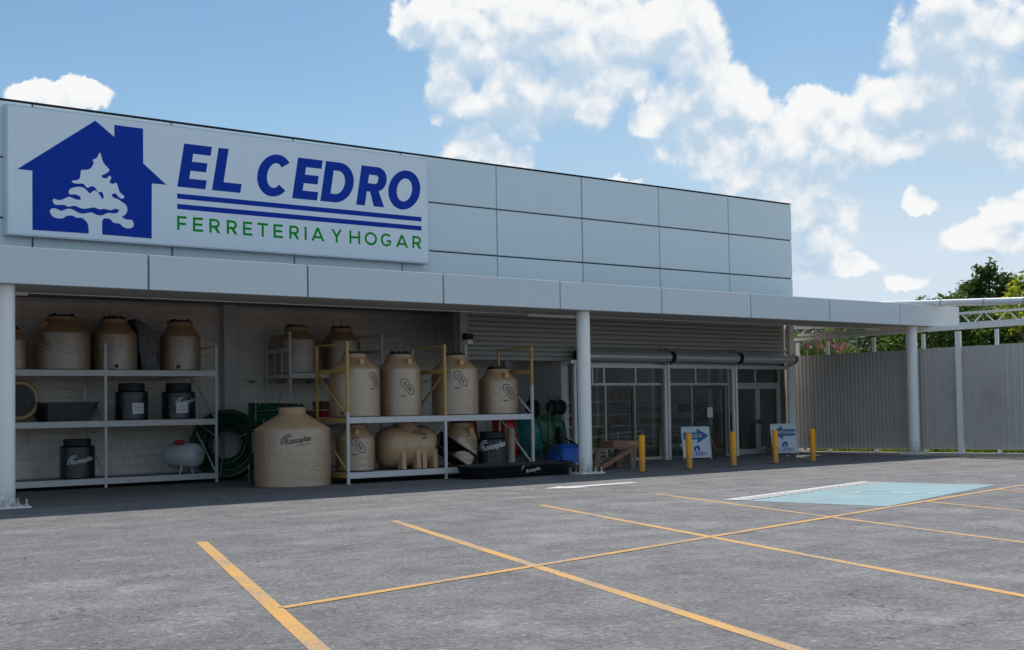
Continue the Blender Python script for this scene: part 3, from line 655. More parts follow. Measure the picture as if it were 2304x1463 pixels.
# ------------------------------------------------------------------ shop entrance
def entrance(name, label, x0, x1, mull, door_x, door_mat, leaves):
    t = thing(name, label, 'glass entrance', ((x0+x1)/2, 4.2, 0), 'glass entrances under the roller shutters')
    y0, y1 = 4.16, 4.24
    k = MB()
    k.box(x0, x0+.07, y0, y1, .02, 2.86); k.box(x1-.07, x1, y0, y1, .02, 2.86)
    k.box(x0+.07, x1-.07, y0, y1, 2.80, 2.86); k.box(x0+.07, x1-.07, y0, y1, 2.20, 2.27)
    fr = k.build('frame', M['alu'], t)
    ms = [x0+.07]+mull+[x1-.07]
    for m_ in mull:
        k = MB(); k.box(m_-.03, m_+.03, y0+.005, y1-.005, 2.27, 2.80); k.build('transom_mullion', M['alu'], t)
    for a, b in zip(ms[:-1], ms[1:]):
        k = MB(); k.box(a+.03*(a != ms[0]), b-.03*(b != ms[-1]), 4.196, 4.204, 2.27, 2.80); k.build('transom_pane', M['glass'], t)
    dx0, dx1 = door_x
    for a, b in ((x0+.07, dx0), (dx1, x1-.07)):
        if b-a < .12: continue
        if a > x0+.1:
            k = MB(); k.box(a, a+.05, y0+.004, y1-.004, .02, 2.20); k.build('mullion', M['alu'], t)
        else:
            k = MB(); k.box(b-.05, b, y0+.004, y1-.004, .02, 2.20); k.build('mullion', M['alu'], t)
        k = MB(); k.box(a, b, y0+.006, y1-.006, .02, .09); k.build('sill', M['alu'], t)
        k = MB(); k.box(a+.05*(a > x0+.1), b-.05*(a <= x0+.1), 4.197, 4.203, .09, 2.20); k.build('side_pane', M['glass'], t)
    wd = (dx1-dx0)/leaves
    for i in range(leaves):
        a, b = dx0+wd*i+.005, dx0+wd*(i+1)-.005
        k = MB(); f_ = .085 if leaves == 1 else .095; top = 2.19
        k.box(a, a+f_, 4.15, 4.21, .03, top); k.box(b-f_, b, 4.15, 4.21, .03, top); k.box(a+f_, b-f_, 4.15, 4.21, top-.11, top); k.box(a+f_, b-f_, 4.15, 4.21, .03, .19)
        d = k.build('door', door_mat, t)
        k = MB(); k.box(a+f_, b-f_, 4.177, 4.183, .19, top-.11); k.build('door_pane', M['glass'], d)
        hx = b-f_/2 if (i == 0 and leaves == 2) else (a+f_/2)
        k = MB(); k.box(hx-.02, hx+.02, 4.125, 4.149, .95, 1.12); k.bar((hx, 4.11, 1.05), (hx+(-.13 if i == 0 and leaves == 2 else .13), 4.11, 1.05), .025, .025); k.bar((hx, 4.10, 1.05), (hx, 4.14, 1.05), .025, .025)
        k.build('handle', M['dark_alu'], d)
    return t
entrance('glass_entrance', 'glass shop front behind the middle column with one dark framed door', 23.22, 26.80, [23.98, 24.42, 25.66], (24.50, 25.58), M['dark_alu'], 1)
entrance('glass_entrance', 'glass shop front with dark framed door behind the exit arrow board', 26.97, 29.66, [28.17], (28.02, 29.46), M['dark_alu'], 1)
entrance('glass_entrance', 'silver framed double glass doors at the right end of the store', 29.84, 32.06, [30.88], (29.93, 31.98), M['alu'], 2)
def shutter(label, x0, x1, motor):
    t = thing('roller_shutter', label, 'roller shutter', ((x0+x1)/2, 3.9, 2.85), 'rolled up shutters over the glass entrances')
    k = MB(); n = 44; prof = []
    vs = []
    for x in (x0+.03, x1-.03):
        for i in range(n):
            a = 2*pi*i/n; r_ = .150 + (.006 if (i % 4) < 2 else 0); vs.append((x, 3.9+r_*math.cos(a), 3.025+r_*math.sin(a)))
    k.add(vs, [(i, (i+1) % n, n+(i+1) % n, n+i) for i in range(n)]+[tuple(range(n))[::-1], tuple(range(n, 2*n))])
    k.build('curtain_roll', M['galv'], t)
    for x in (x0, x1):
        k = MB(); k.cyl((x-.028, 3.9, 3.025), (x+.028, 3.9, 3.025), .172, 28); b = k.build('end_disc', M['rubber'], t)
    for x in (x0+.02, x1-.02):
        k = MB(); k.box(x-.04, x+.04, 4.055, 4.125, 0, 2.86); k.build('guide_rail', M['white_steel'], t)
    k = MB(); k.box(x0+.08, x1-.08, 4.07, 4.12, 2.70, 2.80); k.build('bottom_bar', M['galv'], t)
    for x in (x0+.05, x1-.05):
        k = MB(); k.bar((x, 4.18, 3.30), (x, 3.84, 2.92), .04, .04); k.box(x-.03, x+.03, 3.9, 4.2, 2.80, 2.84); k.build('bracket', M['galv'], t)
    if motor:
        k = MB(); k.box(x0-.32, x0-.07, 3.84, 3.98, 2.80, 2.90); k.cyl((x0-.55, 3.91, 2.83), (x0-.32, 3.91, 2.83), .035, 10); k.build('crank_box', M['galv'], t)
shutter('rolled up grey metal shutter partly behind the middle column', 23.22, 26.80, True)
shutter('rolled up grey metal shutter between two black end discs', 26.90, 29.76, False)
shutter('rolled up metal shutter with shiny right end near the fence', 29.86, 32.42, False)

k = MB(); k.box(28.62, 28.86, 4.144, 4.1485, 1.22, 1.52); o_ = k.build('poster', M['paper'], loc=(28.74, 4.14, 1.22)); tag(o_, 'small white notice stuck inside the dark framed door glass', 'notice')
# inside the shop: long shelf runs with goods, and a pipe railing behind the glass
def shelf_run(label, x0, x1, y, h, lev):
    t = thing('shop_shelf', label, 'shelf', ((x0+x1)/2, y, 0), 'shelves inside the shop')
    for z in lev:
        k = MB(); k.box(x0, x1, y, y+.45, z-.015, z+.015); k.box(x0, x1, y-.012, y, z-.03, z+.03); k.build('shelf_board', M['shelf_white'], t)
    for x in (x0, (x0+x1)/2, x1):
        k = MB(); k.box(x-.025, x+.025, y+.45, y+.50, 0, h); k.build('upright', M['alu'], t)
    return t
levA = [.25, .62, .98, 1.34, 1.75]
shelf_run('white shop shelf run of small stock behind the dark framed doors', 24.0, 28.6, 7.2, 2.1, levA)
shelf_run('white shop shelf run of cartons seen through the right doors', 29.0, 32.2, 7.6, 2.1, levA)
shelf_run('tall shop shelf run of cartons deep inside the store', 25.0, 32.2, 11.5, 2.6, [.3, .9, 1.45, 2.0])
pk = {}
def packet(x, y, z, wx, hz, m_, lab):
    if m_ not in pk:
        q = MB(); q.box(-.5, .5, -.17, .17, 0, 1); ob = q.build('carton', M[m_]); pk[m_] = ob.data; bpy.data.objects.remove(ob)
    ob = bpy.data.objects.new('carton', pk[m_]); COL.objects.link(ob); ob.location = (x, y, z); ob.scale = (wx, 1, hz)
    tag(ob, lab, 'carton', 'goods on the shelves inside the shop')
labs = {'carton': 'brown carton standing on a shelf inside the shop', 'carton_red': 'red brown carton standing on a shelf inside the shop',
        'carton_blue': 'blue and white packet standing on a shelf inside the shop', 'carton_grey': 'grey packet standing on a shelf inside the shop', 'tray_teal': 'teal packet standing on a shelf inside the shop'}
for (x0, x1, y, lev) in ((24.05, 28.5, 7.38, levA), (29.05, 32.1, 7.78, levA[:4]), (25.1, 32.1, 11.7, [.3, .9, 1.45, 2.0])):
    for z in lev:
        x = x0+.05
        while x < x1-.2:
            wx = R.uniform(.16, .42); hz = R.uniform(.16, .30)*(1.5 if y > 10 else 1)
            if R.random() > .16:
                m_ = R.choice(['carton', 'carton', 'carton_red', 'carton_blue', 'carton_grey', 'tray_teal'])
                lv = ['lowest', 'second', 'third', 'fourth', 'fifth'][lev.index(z)]; where = 'the run deep in shop' if y > 10 else ('the run behind double doors' if x0 > 29 else 'the run behind left glass' if x < 26.4 else 'the run behind middle glass')
                packet(x+wx/2, y, z+.016, wx*.94, hz, m_, labs[m_].replace('standing on a shelf inside the shop', 'on %s shelf of %s' % (lv, where)))
            x += wx+R.uniform(.01, .05)
rail = thing('ramp_railing', 'white pipe railing on posts just inside the shop glass', 'railing', (27.6, 4.9, 0))
for x in (24.4, 25.6, 26.62, 27.35, 28.6, 29.5):
    k = MB(); k.cyl((x, 4.9, .02), (x, 4.9, .86), .025, 10); k.build('post', M['white_steel'], rail)
for a, b, z0, z1 in ((24.2, 26.66, .70, .88), (27.3, 29.6, .80, .88)):
    for dz in (0, -.42):
        k = MB(); k.tube([(a, 4.86, z0+dz), ((a+b)/2, 4.86, (z0+z1)/2+dz), (b, 4.86, z1+dz)], .024, 8); k.build('rail', M['white_steel'], rail)
lbx = MB(); lbx.box(30.2, 32.0, 6.0, 6.6, .02, 1.25)
cnt = thing('green_machine', 'dark green garden machine seen through the double doors', 'machine', (31.2, 5.9, .02))
k = MB(); k.box(30.75, 31.75, 5.6, 6.2, .35, .95); k.build('body', M['tray_green'], cnt)
k = MB(); k.lathe([(.32, .951), (.34, 1.15), (.26, 1.32), (.1, 1.36)], 20, (31.25, 5.9, 0)); k.build('hood', M['rubber'], cnt, smooth=True)
for dx in (-.38, .38):
    for dy in (-.22, .22):
        k = MB(); k.cyl((31.25+dx, 5.9+dy-.05, .21), (31.25+dx, 5.9+dy+.05, .21), .19, 18); k.build('wheel', M['rubber'], cnt)
k = MB(); k.box(30.4, 30.7, 5.5, 5.9, .02, .6); o_ = k.build('carton', M['red'], loc=(30.55, 5.7, .02)); tag(o_, 'red box on the floor behind the double glass doors', 'box')

# ------------------------------------------------------------------ bollards and boards
bo = None
for i, (x, y, lab) in enumerate(((21.58, -.25, 'yellow bollard beside the wooden workbench'), (23.22, -.25, 'yellow bollard in front of the exit arrow board'), (24.86, -.25, 'yellow bollard standing alone between the two arrow boards'),
                                 (26.55, -.22, 'yellow bollard in front of the entrance arrow board'), (28.16, -.18, 'yellow bollard with a loop handle before the corrugated fence'))):
    if i == 0:
        bo = thing('bollard', lab, 'bollard', (x, y, 0), 'yellow bollards along the canopy edge')
        k = MB(); k.lathe([(.0765, 0), (.0765, .875), (.070, .89), (.03, .90), (0, .902)], 28, (x, y, 0)); k.build('tube', M['yellow'], bo, smooth=True)
        k = MB(); k.lathe([(.12, .002), (.12, .008), (.078, .012)], 24, (x, y, 0)); k.build('base_ring', M['rubber'], bo); first = bo
    else:
        b_ = clone(first, (x, y, 0), lab)
        b_.rotation_euler = (math.radians(R.uniform(-.6, .6)), math.radians(R.uniform(-.8, .8)), R.uniform(0, 6))
        for ch in b_.children: pass
lp = MB()
last = b_
last.rotation_euler = (0, 0, 0)
lp.tube([(28.16-.078, -.18, .72), (28.16-.13, -.18, .74), (28.16-.14, -.18, .80), (28.16-.12, -.18, .86), (28.16-.07, -.18, .87)], .010, 6)
lp.tube([(28.16+.078, -.18, .72), (28.16+.13, -.18, .74), (28.16+.14, -.18, .80), (28.16+.12, -.18, .86), (28.16+.07, -.18, .87)], .010, 6)
lp.build('loop_handle', M['yellow'], last)

def aboard(label, x, y, yaw, word, right):
    t = thing('sandwich_board', label, 'sandwich board', (x, y, 0), 'white arrow boards before the entrance')
    t.rotation_euler.z = yaw; base = Vector((x, y, 0))
    wd, ht, lean = .86, .96, math.radians(10)
    # local frame: u across, v up the board, n out towards the viewer
    U = Vector((1, 0, 0)); V = Vector((0, math.sin(lean), math.cos(lean))); N_ = Vector((0, -math.cos(lean), math.sin(lean)))
    def P(u, v_, n_): return U*u+V*v_+N_*n_
    def slab(mb, u0, u1, v0, v1, n0, n1):
        return mb.add([P(u, v_, n_) for n_ in (n0, n1) for v_ in (v0, v1) for u in (u0, u1)], [(0, 2, 3, 1), (4, 5, 7, 6), (0, 1, 5, 4), (2, 6, 7, 3), (0, 4, 6, 2), (1, 3, 7, 5)])
    def art(vf, u, v_, n_, name, m_, par, sc=1.0):
        mb = MB(); mb.add([P(u+q.x*sc, v_+q.y*sc, n_+q.z) for q in vf[0]], vf[1]); mb.v = [tuple(Vector(q)+base) for q in mb.v]; return mb.build(name, m_, par)
    def fin(mb, name, m_, par): mb.v = [tuple(Vector(q)+base) for q in mb.v]; return mb.build(name, m_, par)
    pn = fin(slab(MB(), -wd/2, wd/2, .05, ht, -.008, .008), 'front_panel', M['board_white'], t)
    mb = MB()
    for u in (-wd/2-.012, wd/2+.012): slab(mb, u-.012, u+.012, 0, ht+.01, -.014, .014)
    slab(mb, -wd/2, wd/2, ht+.001, ht+.02, -.012, .012); fin(mb, 'frame', M['alu'], t)
    mb = MB()
    for u in (-wd/2, wd/2): mb.bar((u, .17, .94), (u, .52, 0), .022, .022)
    mb.bar((-wd/2, .43, .25), (wd/2, .43, .25), .018, .018); fin(mb, 'back_legs', M['alu'], t)
    sgn = 1 if right else -1
    a = [(-.40, -.105), (.04, -.105), (.04, -.225), (.415, 0), (.04, .225), (.04, .105), (-.40, .105)]
    arr = art(shape([[(sgn*p_[0], p_[1]) for p_ in (a if right else a)]], .002), 0, .70, .0095, 'arrow', M['board_blue'], pn)
    art(text(word, .155, .012), -.05*sgn*1.0, .70, .012, 'lettering', M['white_print'], pn)
    art(emblem(.001), 0, .325, .0095, 'house_logo', M['blue'], pn, .072)
    art(text('EL CEDRO', .125, .018, .15), 0, .165, .0095, 'lettering', M['blue'], pn)
    art(text('FERRETERIA Y HOGAR', .042, .006), 0, .10, .0095, 'lettering', M['blue'], pn)
    return t
aboard('white sandwich board with blue arrow pointing right marked SALIDA', 27.42, 3.44, math.radians(-22), 'SALIDA', True)
aboard('white sandwich board with blue arrow pointing left marked ENTRADA', 31.42, 3.46, math.radians(-22), 'ENTRADA', False)

# ------------------------------------------------------------------ fence line at the right, trusses, gutter pipe
F0 = Vector((33.22, 4.0, 0)); FD = Vector((.23, -.973, 0)).normalized(); FN = Vector((-.973, -.23, 0)).normalized()   # FN points at the lot
def fp(s_, n_, z): q = F0+FD*s_+FN*n_; return (q.x, q.y, z)
fen = thing('corrugated_fence', 'tall white corrugated metal fence closing the right side of the lot', 'fence', tuple(F0))
def sheet_mesh(pitch, depth, wd=1.0, top=0.0, n_rib=None):
    prof = []; n = max(1, round(wd/pitch)); p_ = wd/n
    for i in range(n):
        for a, d in ((0, 0), (.18, 0), (.30, 1), (.70, 1), (.82, 0)): prof.append((p_*(i+a), d*depth))
    prof.append((wd, 0)); return prof
s0 = -.85; idx = 0
while s0 < 16:
    wd = 1.02; fine = s0 > 3.4 and s0 < 5.6; wide = s0 >= 5.6
    prof = sheet_mesh(.085 if fine else (.20 if wide else .128), .022 if fine else (.046 if wide else .036), wd)
    k = MB(); vs = []; z0, z1 = .13+R.uniform(-.008, .008), 3.16+.018*(s0)+R.uniform(-.012, .012)
    off = -.02 if idx % 2 else -.012
    for a, d in prof: vs += [fp(s0+a, off-d, z0), fp(s0+a, off-d, z1)]
    k.add(vs, [(2*i, 2*i+2, 2*i+3, 2*i+1) for i in range(len(prof)-1)])
    ob = k.build('sheet', M['fence'], fen); s0 += wd-.02; idx += 1
for s_, full in ((-.37, 1), (.68, 0), (2.24, 0), (3.84, 0), (4.98, 2), (6.06, 0), (7.4, 0), (8.9, 2), (10.4, 0), (12, 0), (13.4, 2)):
    k = MB(); w2 = .075 if full == 2 else .05; n_ = .06 if full == 2 else -.14
    a = [fp(s_+i*w2/1.0, n_+j*w2, z) for z in (0, 3.60+.02*s_) for i, j in ((-1, -1), (1, -1), (1, 1), (-1, 1))]
    k.add(a, [(3, 2, 1, 0), (4, 5, 6, 7), (0, 1, 5, 4), (1, 2, 6, 5), (2, 3, 7, 6), (3, 0, 4, 7)]); k.build('post', M['white_steel'], fen)
for z, n_ in ((.45, -.15), (1.7, -.15), (2.95, -.15)):
    k = MB(); k.bar(fp(-.5, n_, z), fp(16, n_, z+.2), .04, .06); k.build('rail', M['white_steel'], fen)
k = MB(); k.bar(fp(-.6, -.04, 3.69), fp(16, -.04, 3.66+.0215*16), .10, .085); k.build('top_rail', M['white_steel'], fen)
tr = thing('roof_truss', 'white zigzag steel truss running above the corrugated fence', 'truss', tuple(F0))
def tz(s_, lo): return (3.85 if lo else 4.185)+.011*s_
k = MB(); k.bar(fp(-.3, -.05, 3.84), fp(4.98, -.05, 3.845), .11, .075); k.bar(fp(4.981, -.05, 3.90), fp(17, -.05, tz(17, 1)), .11, .125); k.build('chord', M['white_steel'], tr)
k = MB(); k.bar(fp(4.98, -.05, tz(4.98, 0)), fp(17, -.05, tz(17, 0)), .11, .07); k.build('chord', M['white_steel'], tr)
s_ = -.2; u = True
while s_ < 16.8:
    if s_ < 2.5 or s_ > 4.98:
        k = MB(); k.bar(fp(s_, -.05, tz(s_, u)), fp(s_+.31, -.05, tz(s_+.31, not u)), .03, .03); k.build('web_bar', M['white_steel'], tr)
    s_ += .34 if u else .36; u = not u
gp = thing('gutter_pipe', 'long white round gutter pipe running out from the canopy end', 'pipe', (34.9, 2.0, 4.74))
A, B = Vector((34.9, 2.0, 4.745)), Vector((34.2, -3.1, 4.45)); dAB = (B-A)
k = MB(); k.cyl(A-dAB*.05, A+dAB*3.0, .105, 24); k.build('pipe', M['white_steel'], gp, smooth=True)
for q in (.42, .73, 1.0, 1.4, 1.9):
    k = MB(); k.cyl(A+dAB*q, A+dAB*(q+.008), .118, 24); k.build('clamp', M['galv'], gp)
# footing and yard behind the fence
k = MB(); a = [fp(s_, n_, z) for z in (0, .03) for s_, n_ in ((-.6, -.16), (18, -.16), (18, .10), (-.6, .10))]
k.add(a, [(3, 2, 1, 0), (4, 5, 6, 7), (0, 1, 5, 4), (1, 2, 6, 5), (2, 3, 7, 6), (3, 0, 4, 7)]); k.build('fence_footing', M['mortar'], kind='structure', loc=tuple(F0))
def tufts(name, m_, n, gen_, hmin, hmax, wd=.02):
    vs, fs = [], []
    for _ in range(n):
        x, y, z = gen_(); h = R.uniform(hmin, hmax); a = R.uniform(0, 2*pi); l = R.uniform(.1, .6)*h; dx, dy = math.cos(a), math.sin(a); o = len(vs)
        vs += [(x-dy*wd, y+dx*wd, z), (x+dy*wd, y-dx*wd, z), (x+dx*l*.4, y+dy*l*.4, z+h*.65), (x+dx*l, y+dy*l, z+h)]
        fs += [(o, o+1, o+2), (o+1, o+3, o+2)]
    k = MB(); k.add(vs, fs); return k
def gg():
    s_ = R.uniform(4.0, 18) if R.random() < .85 else R.uniform(0, 4); n_ = -.22-abs(R.gauss(0, .8)); q = fp(s_, n_, -.004); return q
tf = tufts('weeds', M['grass'], 6500, gg, .08, .36, .024); o_ = tf.build('weeds', M['grass'], kind='stuff', loc=fp(8, -.5, 0)); o_['label'] = 'bright green weeds growing along the foot of the fence'
# rubble behind the left end of the fence
for i in range(14):
    s_ = R.uniform(.3, 4.2); n_ = -R.uniform(.4, 1.8); q = fp(s_, n_, 0); a = R.uniform(0, 3)
    k = MB(); sx, sy, sz = R.uniform(.08, .2), R.uniform(.06, .14), R.uniform(.05, .11); k.box(-sx, sx, -sy, sy, 0, sz); k.xf(Matrix.Translation(q) @ Matrix.Rotation(a, 4, 'Z'))
    o_ = k.build('broken_block', M['carton_red'] if i % 3 == 0 else M['plaster'], loc=q); tag(o_, ('broken red brick' if i % 3 == 0 else 'broken pale block')+' on the ground behind the fence foot', 'rubble', 'rubble behind the fence')

# ------------------------------------------------------------------ plants and house behind the fence
def tree(name, label, cat, x, y, h, blobs, m_, leaf=.12, dens=420, trunk=.16, group=None, petals=None):
    t = thing(name, label, cat, (x, y, 0), group)
    k = MB(); top = max(b_[2] for b_ in blobs)
    tp = [((x, y, -.01), 1.25), ((x, y, h*.06), 1.0), ((x+.08, y+.05, h*.25), .85), ((x-.04, y, h*.48), .62), ((x+.03, y, h*.62), .34), ((x, y, h*.74), .12)]
    for (a_, ra), (b_, rb) in zip(tp[:-1], tp[1:]): k.cyl(a_, b_, trunk*ra, 9, trunk*rb, False)
    k.build('trunk', M['bark'], t)
    br = MB()
    for bx_, by_, bz_, r_, *_ in blobs:
        br.tube([(x, y, h*.28), (x+bx_*.45, y+by_*.45, h*.28+(bz_-h*.28)*.6), (x+bx_, y+by_, bz_)], trunk*.28, 5)
    br.build('limbs', M['bark'], t)
    def leaves(n, mm, nm, lf, bias=0.0):
        vs, fs = [], []
        tot = sum(b_[3]**2 for b_ in blobs)
        for bx_, by_, bz_, r_, *q_ in blobs:
            nb = int(n*r_**2/tot); sub = []
            for _ in range(max(6, int(10*r_**2))):      # clumps of leaves through each lobe, most near its skin
                d = Vector((R.gauss(0, 1), R.gauss(0, 1), R.gauss(0, 1))).normalized(); rr = r_*R.uniform(.35, 1.05)
                sub.append((d*rr, R.uniform(.10, .24)*(.6+.5*r_)))
            for _ in range(nb):
                c0, sr = R.choice(sub); p_ = c0+Vector((R.gauss(0, sr), R.gauss(0, sr), R.gauss(0, sr*.8)))
                p_ = Vector((x+bx_+p_.x, y+by_+p_.y, bz_+p_.z*.85))
                u = Vector((R.gauss(0, 1), R.gauss(0, 1), R.gauss(0, .7))).normalized(); v_ = u.cross(Vector((R.gauss(0, 1), R.gauss(0, 1), R.gauss(0, 1)))).normalized()
                l = lf*R.uniform(.6, 1.3); o = len(vs)
                vs += [p_-u*l, p_+v_*l*.42, p_+u*l, p_-v_*l*.42]; fs.append((o, o+1, o+2, o+3))
        q = MB(); q.add(vs, fs); return q.build(nm, mm, t)
    leaves(int(dens*sum(b_[3]**2 for b_ in blobs)), m_, 'crown', leaf)
    if petals: leaves(petals, M['petal'], 'blossoms', .06)
    return t
tree('shade_tree', 'tallest dark green tree rising over the gutter pipe', 'tree', 48.0, 6.3, 7.5, [(0, 0, 6.5, .75), (.2, -.4, 5.9, 1.0), (-.5, .4, 5.3, 1.1), (.7, -.8, 5.2, 1.1), (1.4, -1.6, 6.3, .8), (1.0, -1.2, 5.4, 1.1), (0, 0, 4.2, 1.5), (.9, -1, 3.9, 1.4), (2.2, -2.2, 5.5, 1.1), (2.2, -2.4, 4.2, 1.5), (.1, .05, 7.0, .35), (-.8, .6, 5.2, .85), (-1.35, 1.05, 5.0, .75), (-1.1, .9, 4.1, 1.1), (-1.9, 1.5, 4.6, .7), (-1.6, 1.25, 5.7, .42), (.8, -.7, 6.2, .75), (.4, -.3, 6.0, .75), (-.45, .35, 6.0, .6), (-.9, .7, 5.8, .5)], M['leaf_dark'], .12, 900, .2)
tree('shade_tree', 'mid green pointed tree on the left of the dark tree group', 'tree', 45.6, 6.3, 6.2, [(.1, .2, 5.7, .32), (.25, -.1, 5.2, .55), (0, .3, 4.6, .8), (.6, -.6, 5.3, .6), (.8, -.8, 4.6, .9), (.2, 0, 3.6, 1.2), (-.7, 1.1, 4.0, .9), (1.2, -1.2, 3.8, 1.1)], M['leaf_mid'], .10, 900, .13)
tree('shade_tree', 'small leafy sapling top at the left of the tree group', 'tree', 45.0, 7.2, 6.0, [(-.05, .15, 5.65, .26), (0, 0, 5.35, .32), (.1, -.2, 5.0, .4), (-.1, .2, 4.4, .7)], M['leaf_mid'], .09, 900, .07)
tree('shade_tree', 'dark leafy crown filling the gap under the gutter pipe', 'tree', 45.6, 3.2, 6.2, [(0, 0, 5.3, .9), (-.6, .5, 4.9, .9), (.6, -.5, 5.5, .9), (0, 0, 4.3, 1.3), (-.9, .7, 4.0, 1.1), (.8, -.7, 4.4, 1.2)], M['leaf_mid'], .11, 800, .14)
tree('lime_tree', 'bright yellow green tree leaning in from the right edge', 'tree', 41.2, .0, 6.1, [(-.45, .85, 5.35, .42), (-.62, 1.15, 5.0, .34), (-.25, .5, 5.6, .45), (-.6, 1.15, 4.55, .33), (-.3, .6, 4.5, .5), (.4, -.5, 5.2, .9), (-.5, 1.0, 4.15, .3), (.3, -.4, 4.0, .9)], M['leaf_lime'], .09, 760, .12)
for i, (x, y, h, r_, lab) in enumerate(((41.2, 7.6, 4.4, 1.2, 'dark leafy bush behind the fence left of the right column'), (42.6, 6.0, 4.8, 1.35, 'dark leafy bush behind the fence right of the right column'), (43.4, 4.4, 5.0, 1.45, 'dark round tree crown behind the tall fence post'),
                                        (44.0, 2.9, 5.0, 1.45, 'dark round tree crown under the truss near the right edge'), (44.6, 1.2, 5.0, 1.5, 'dark round tree crown at the right edge of the yard'))):
    tree('yard_tree', lab, 'tree', x, y, h, [(0, 0, h-.55, r_*.9), (-.7, .8, h-.9, r_*.9), (.6, -.7, h-1.0, r_*.9), (-.4, .5, h-1.5, r_), (.4, -.5, h-1.5, r_), (0, 0, h-2.2, r_*1.1)], M['leaf_mid'] if i % 2 else M['leaf_dark'], .10, 620, .12, 'dark trees behind the fence')
for i, (x, y, h, r_, lab, pt) in enumerate(((35.9, 6.3, 4.3, .75, 'leafy bougainvillea beside the corner of the store', 60), (36.7, 6.0, 4.5, .75, 'bougainvillea full of magenta flowers behind the fence', 420), (37.5, 5.7, 3.9, .6, 'low straggling bougainvillea before the grey house windows', 150))):
    tree('bougainvillea', lab, 'shrub', x, y, h, [(0, 0, h-.5, r_*.7), (-.3, .2, h-1.1, r_), (.3, -.3, h-1.2, r_), (.1, 0, h-2.2, r_*1.1), (0, .1, .9, r_)], M['leaf_mid'], .06, 1500, .05, 'bougainvilleas behind the fence', pt)
hs = thing('house', 'low grey blue house with white framed windows behind the fence', 'house', (42.5, 9.0, 0))
HA = Vector((41.0, 10.6, 0)); HD = Vector((.62, -.785, 0)).normalized(); HN = Vector((HD.y, -HD.x, 0))
if HN.dot(Vector((-1, -1, 0))) < 0: HN = -HN
def hp(u, n_, z): q = HA+HD*u+HN*n_; return (q.x, q.y, z)
def hbox(mb, u0, u1, n0, n1, z0, z1): return mb.add([hp(u, n_, z) for z in (z0, z1) for n_ in (n0, n1) for u in (u0, u1)], [(0, 2, 3, 1), (4, 5, 7, 6), (0, 1, 5, 4), (2, 6, 7, 3), (0, 4, 6, 2), (1, 3, 7, 5)])
hbox(MB(), -1.5, 3.9, -4, 0, 0, 4.6).build('wall', M['house_wall'], hs)
hbox(MB(), -1.6, 4.0, -4.1, .12, 4.6, 4.72).build('roof', M['plaster'], hs)
for u0, u1, z1 in ((.95, 1.35, 4.12), (2.05, 2.75, 4.02)):
    k = MB(); f_ = .07
    hbox(k, u0-f_, u0, .003, .06, 2.9, z1); hbox(k, u1, u1+f_, .003, .06, 2.9, z1); hbox(k, u0-f_*1.3, u1+f_*1.3, .003, .09, z1+.001, z1+f_); hbox(k, u0-f_, u1+f_, .003, .07, 2.83, 2.899)
    for q in (1, 2): hbox(k, u0+(u1-u0)*q/3-.012, u0+(u1-u0)*q/3+.012, .02, .05, 2.9, z1)
    wdw = k.build('window', M['white_steel'], hs)
    hbox(MB(), u0, u1, .004, .015, 2.9, z1).build('pane', M['carton_grey'], wdw)

# ------------------------------------------------------------------ storage racks
def rack(label, loc, xs, y0, y1, ztop, levels, post_mat, side_mat, beam_mat, split=None, front_h=.13, extra=None, braces=()):
    t = thing('storage_rack', label, 'rack', loc, 'storage racks under the canopy')
    for i, x in enumerate(xs):
        for y in (y0, y1):
            k = MB(); mm = [post_mat, side_mat]; zs = (split[i] if split else None)
            zt = ztop+(0 if y == y0 else -.02)
            if zs is not None and y == y0:
                k.box(x-.028, x+.028, y-.028, y+.028, 0, zs); k.cur = 1; k.box(x-.028, x+.028, y-.028, y+.028, zs, zt)
            else:
                k.cur = 1 if split else 0; k.box(x-.026, x+.026, y-.026, y+.026, 0, zt)
            k.build('post', mm, t)
        for z in [ztop-.03]+[l-front_h*.5 for l in levels]+(list(extra) if extra else []):
            k = MB(); hh = .02 if z == ztop-.03 else .05
            k.box(x-.02, x+.02, y0+.029, y1-.027, z-hh, z+hh); k.build('side_beam', side_mat, t)
        for (i_, ya, za, yb, zb, mm) in braces:
            if i_ == i:
                k = MB(); k.bar((x, ya, za), (x, yb, zb), .03, .035); k.build('brace', mm, t)
    for a, b in zip(xs[:-1], xs[1:]):
        for z in levels:
            for y in (y0-.004, y1):
                k = MB(); k.box(a+.029, b-.029, y-.022, y+.022, z-front_h, z); k.build('beam', beam_mat, t)
            k = MB(); k.box(a+.03, b-.03, y0+.03, y1-.03, z-.03, z-.012); k.build('shelf_deck', M['ceiling'], t)
    return t
rw, ry = M['rack_white'], M['rack_yellow']
rack('white storage rack on the left holding beige and black tanks', (10.24, 4.84, 0), (7.62, 10.24, 12.85), 4.84, 6.16, 3.16, (.215, 1.465, 2.58), rw, rw, rw,
     braces=[(i, ya, za, yb, zb, rw) for i in (0, 1, 2) for (ya, za, yb, zb) in ((6.1, 2.4, 4.9, 1.5), (6.1, 1.3, 4.9, .25))])
rr = rack('low front rack with white beams and ochre posts full of beige tanks', (16.86, 1.3, 0), (14.26, 16.85, 19.43), 1.3, 2.62, 3.09, (.255, 1.455), rw, ry, rw, split=(1.57, 1.44, 2.15), extra=(2.47,),
     braces=[(0, 2.55, 2.4, 1.36, 1.5, ry), (0, 2.55, 1.25, 1.36, .3, ry), (1, 2.55, 1.5, 1.36, 2.4, ry), (1, 2.55, .4, 1.36, 1.25, rw), (2, 2.55, 2.4, 1.36, 1.5, rw), (2, 2.55, 1.3, 1.36, .28, rw)])
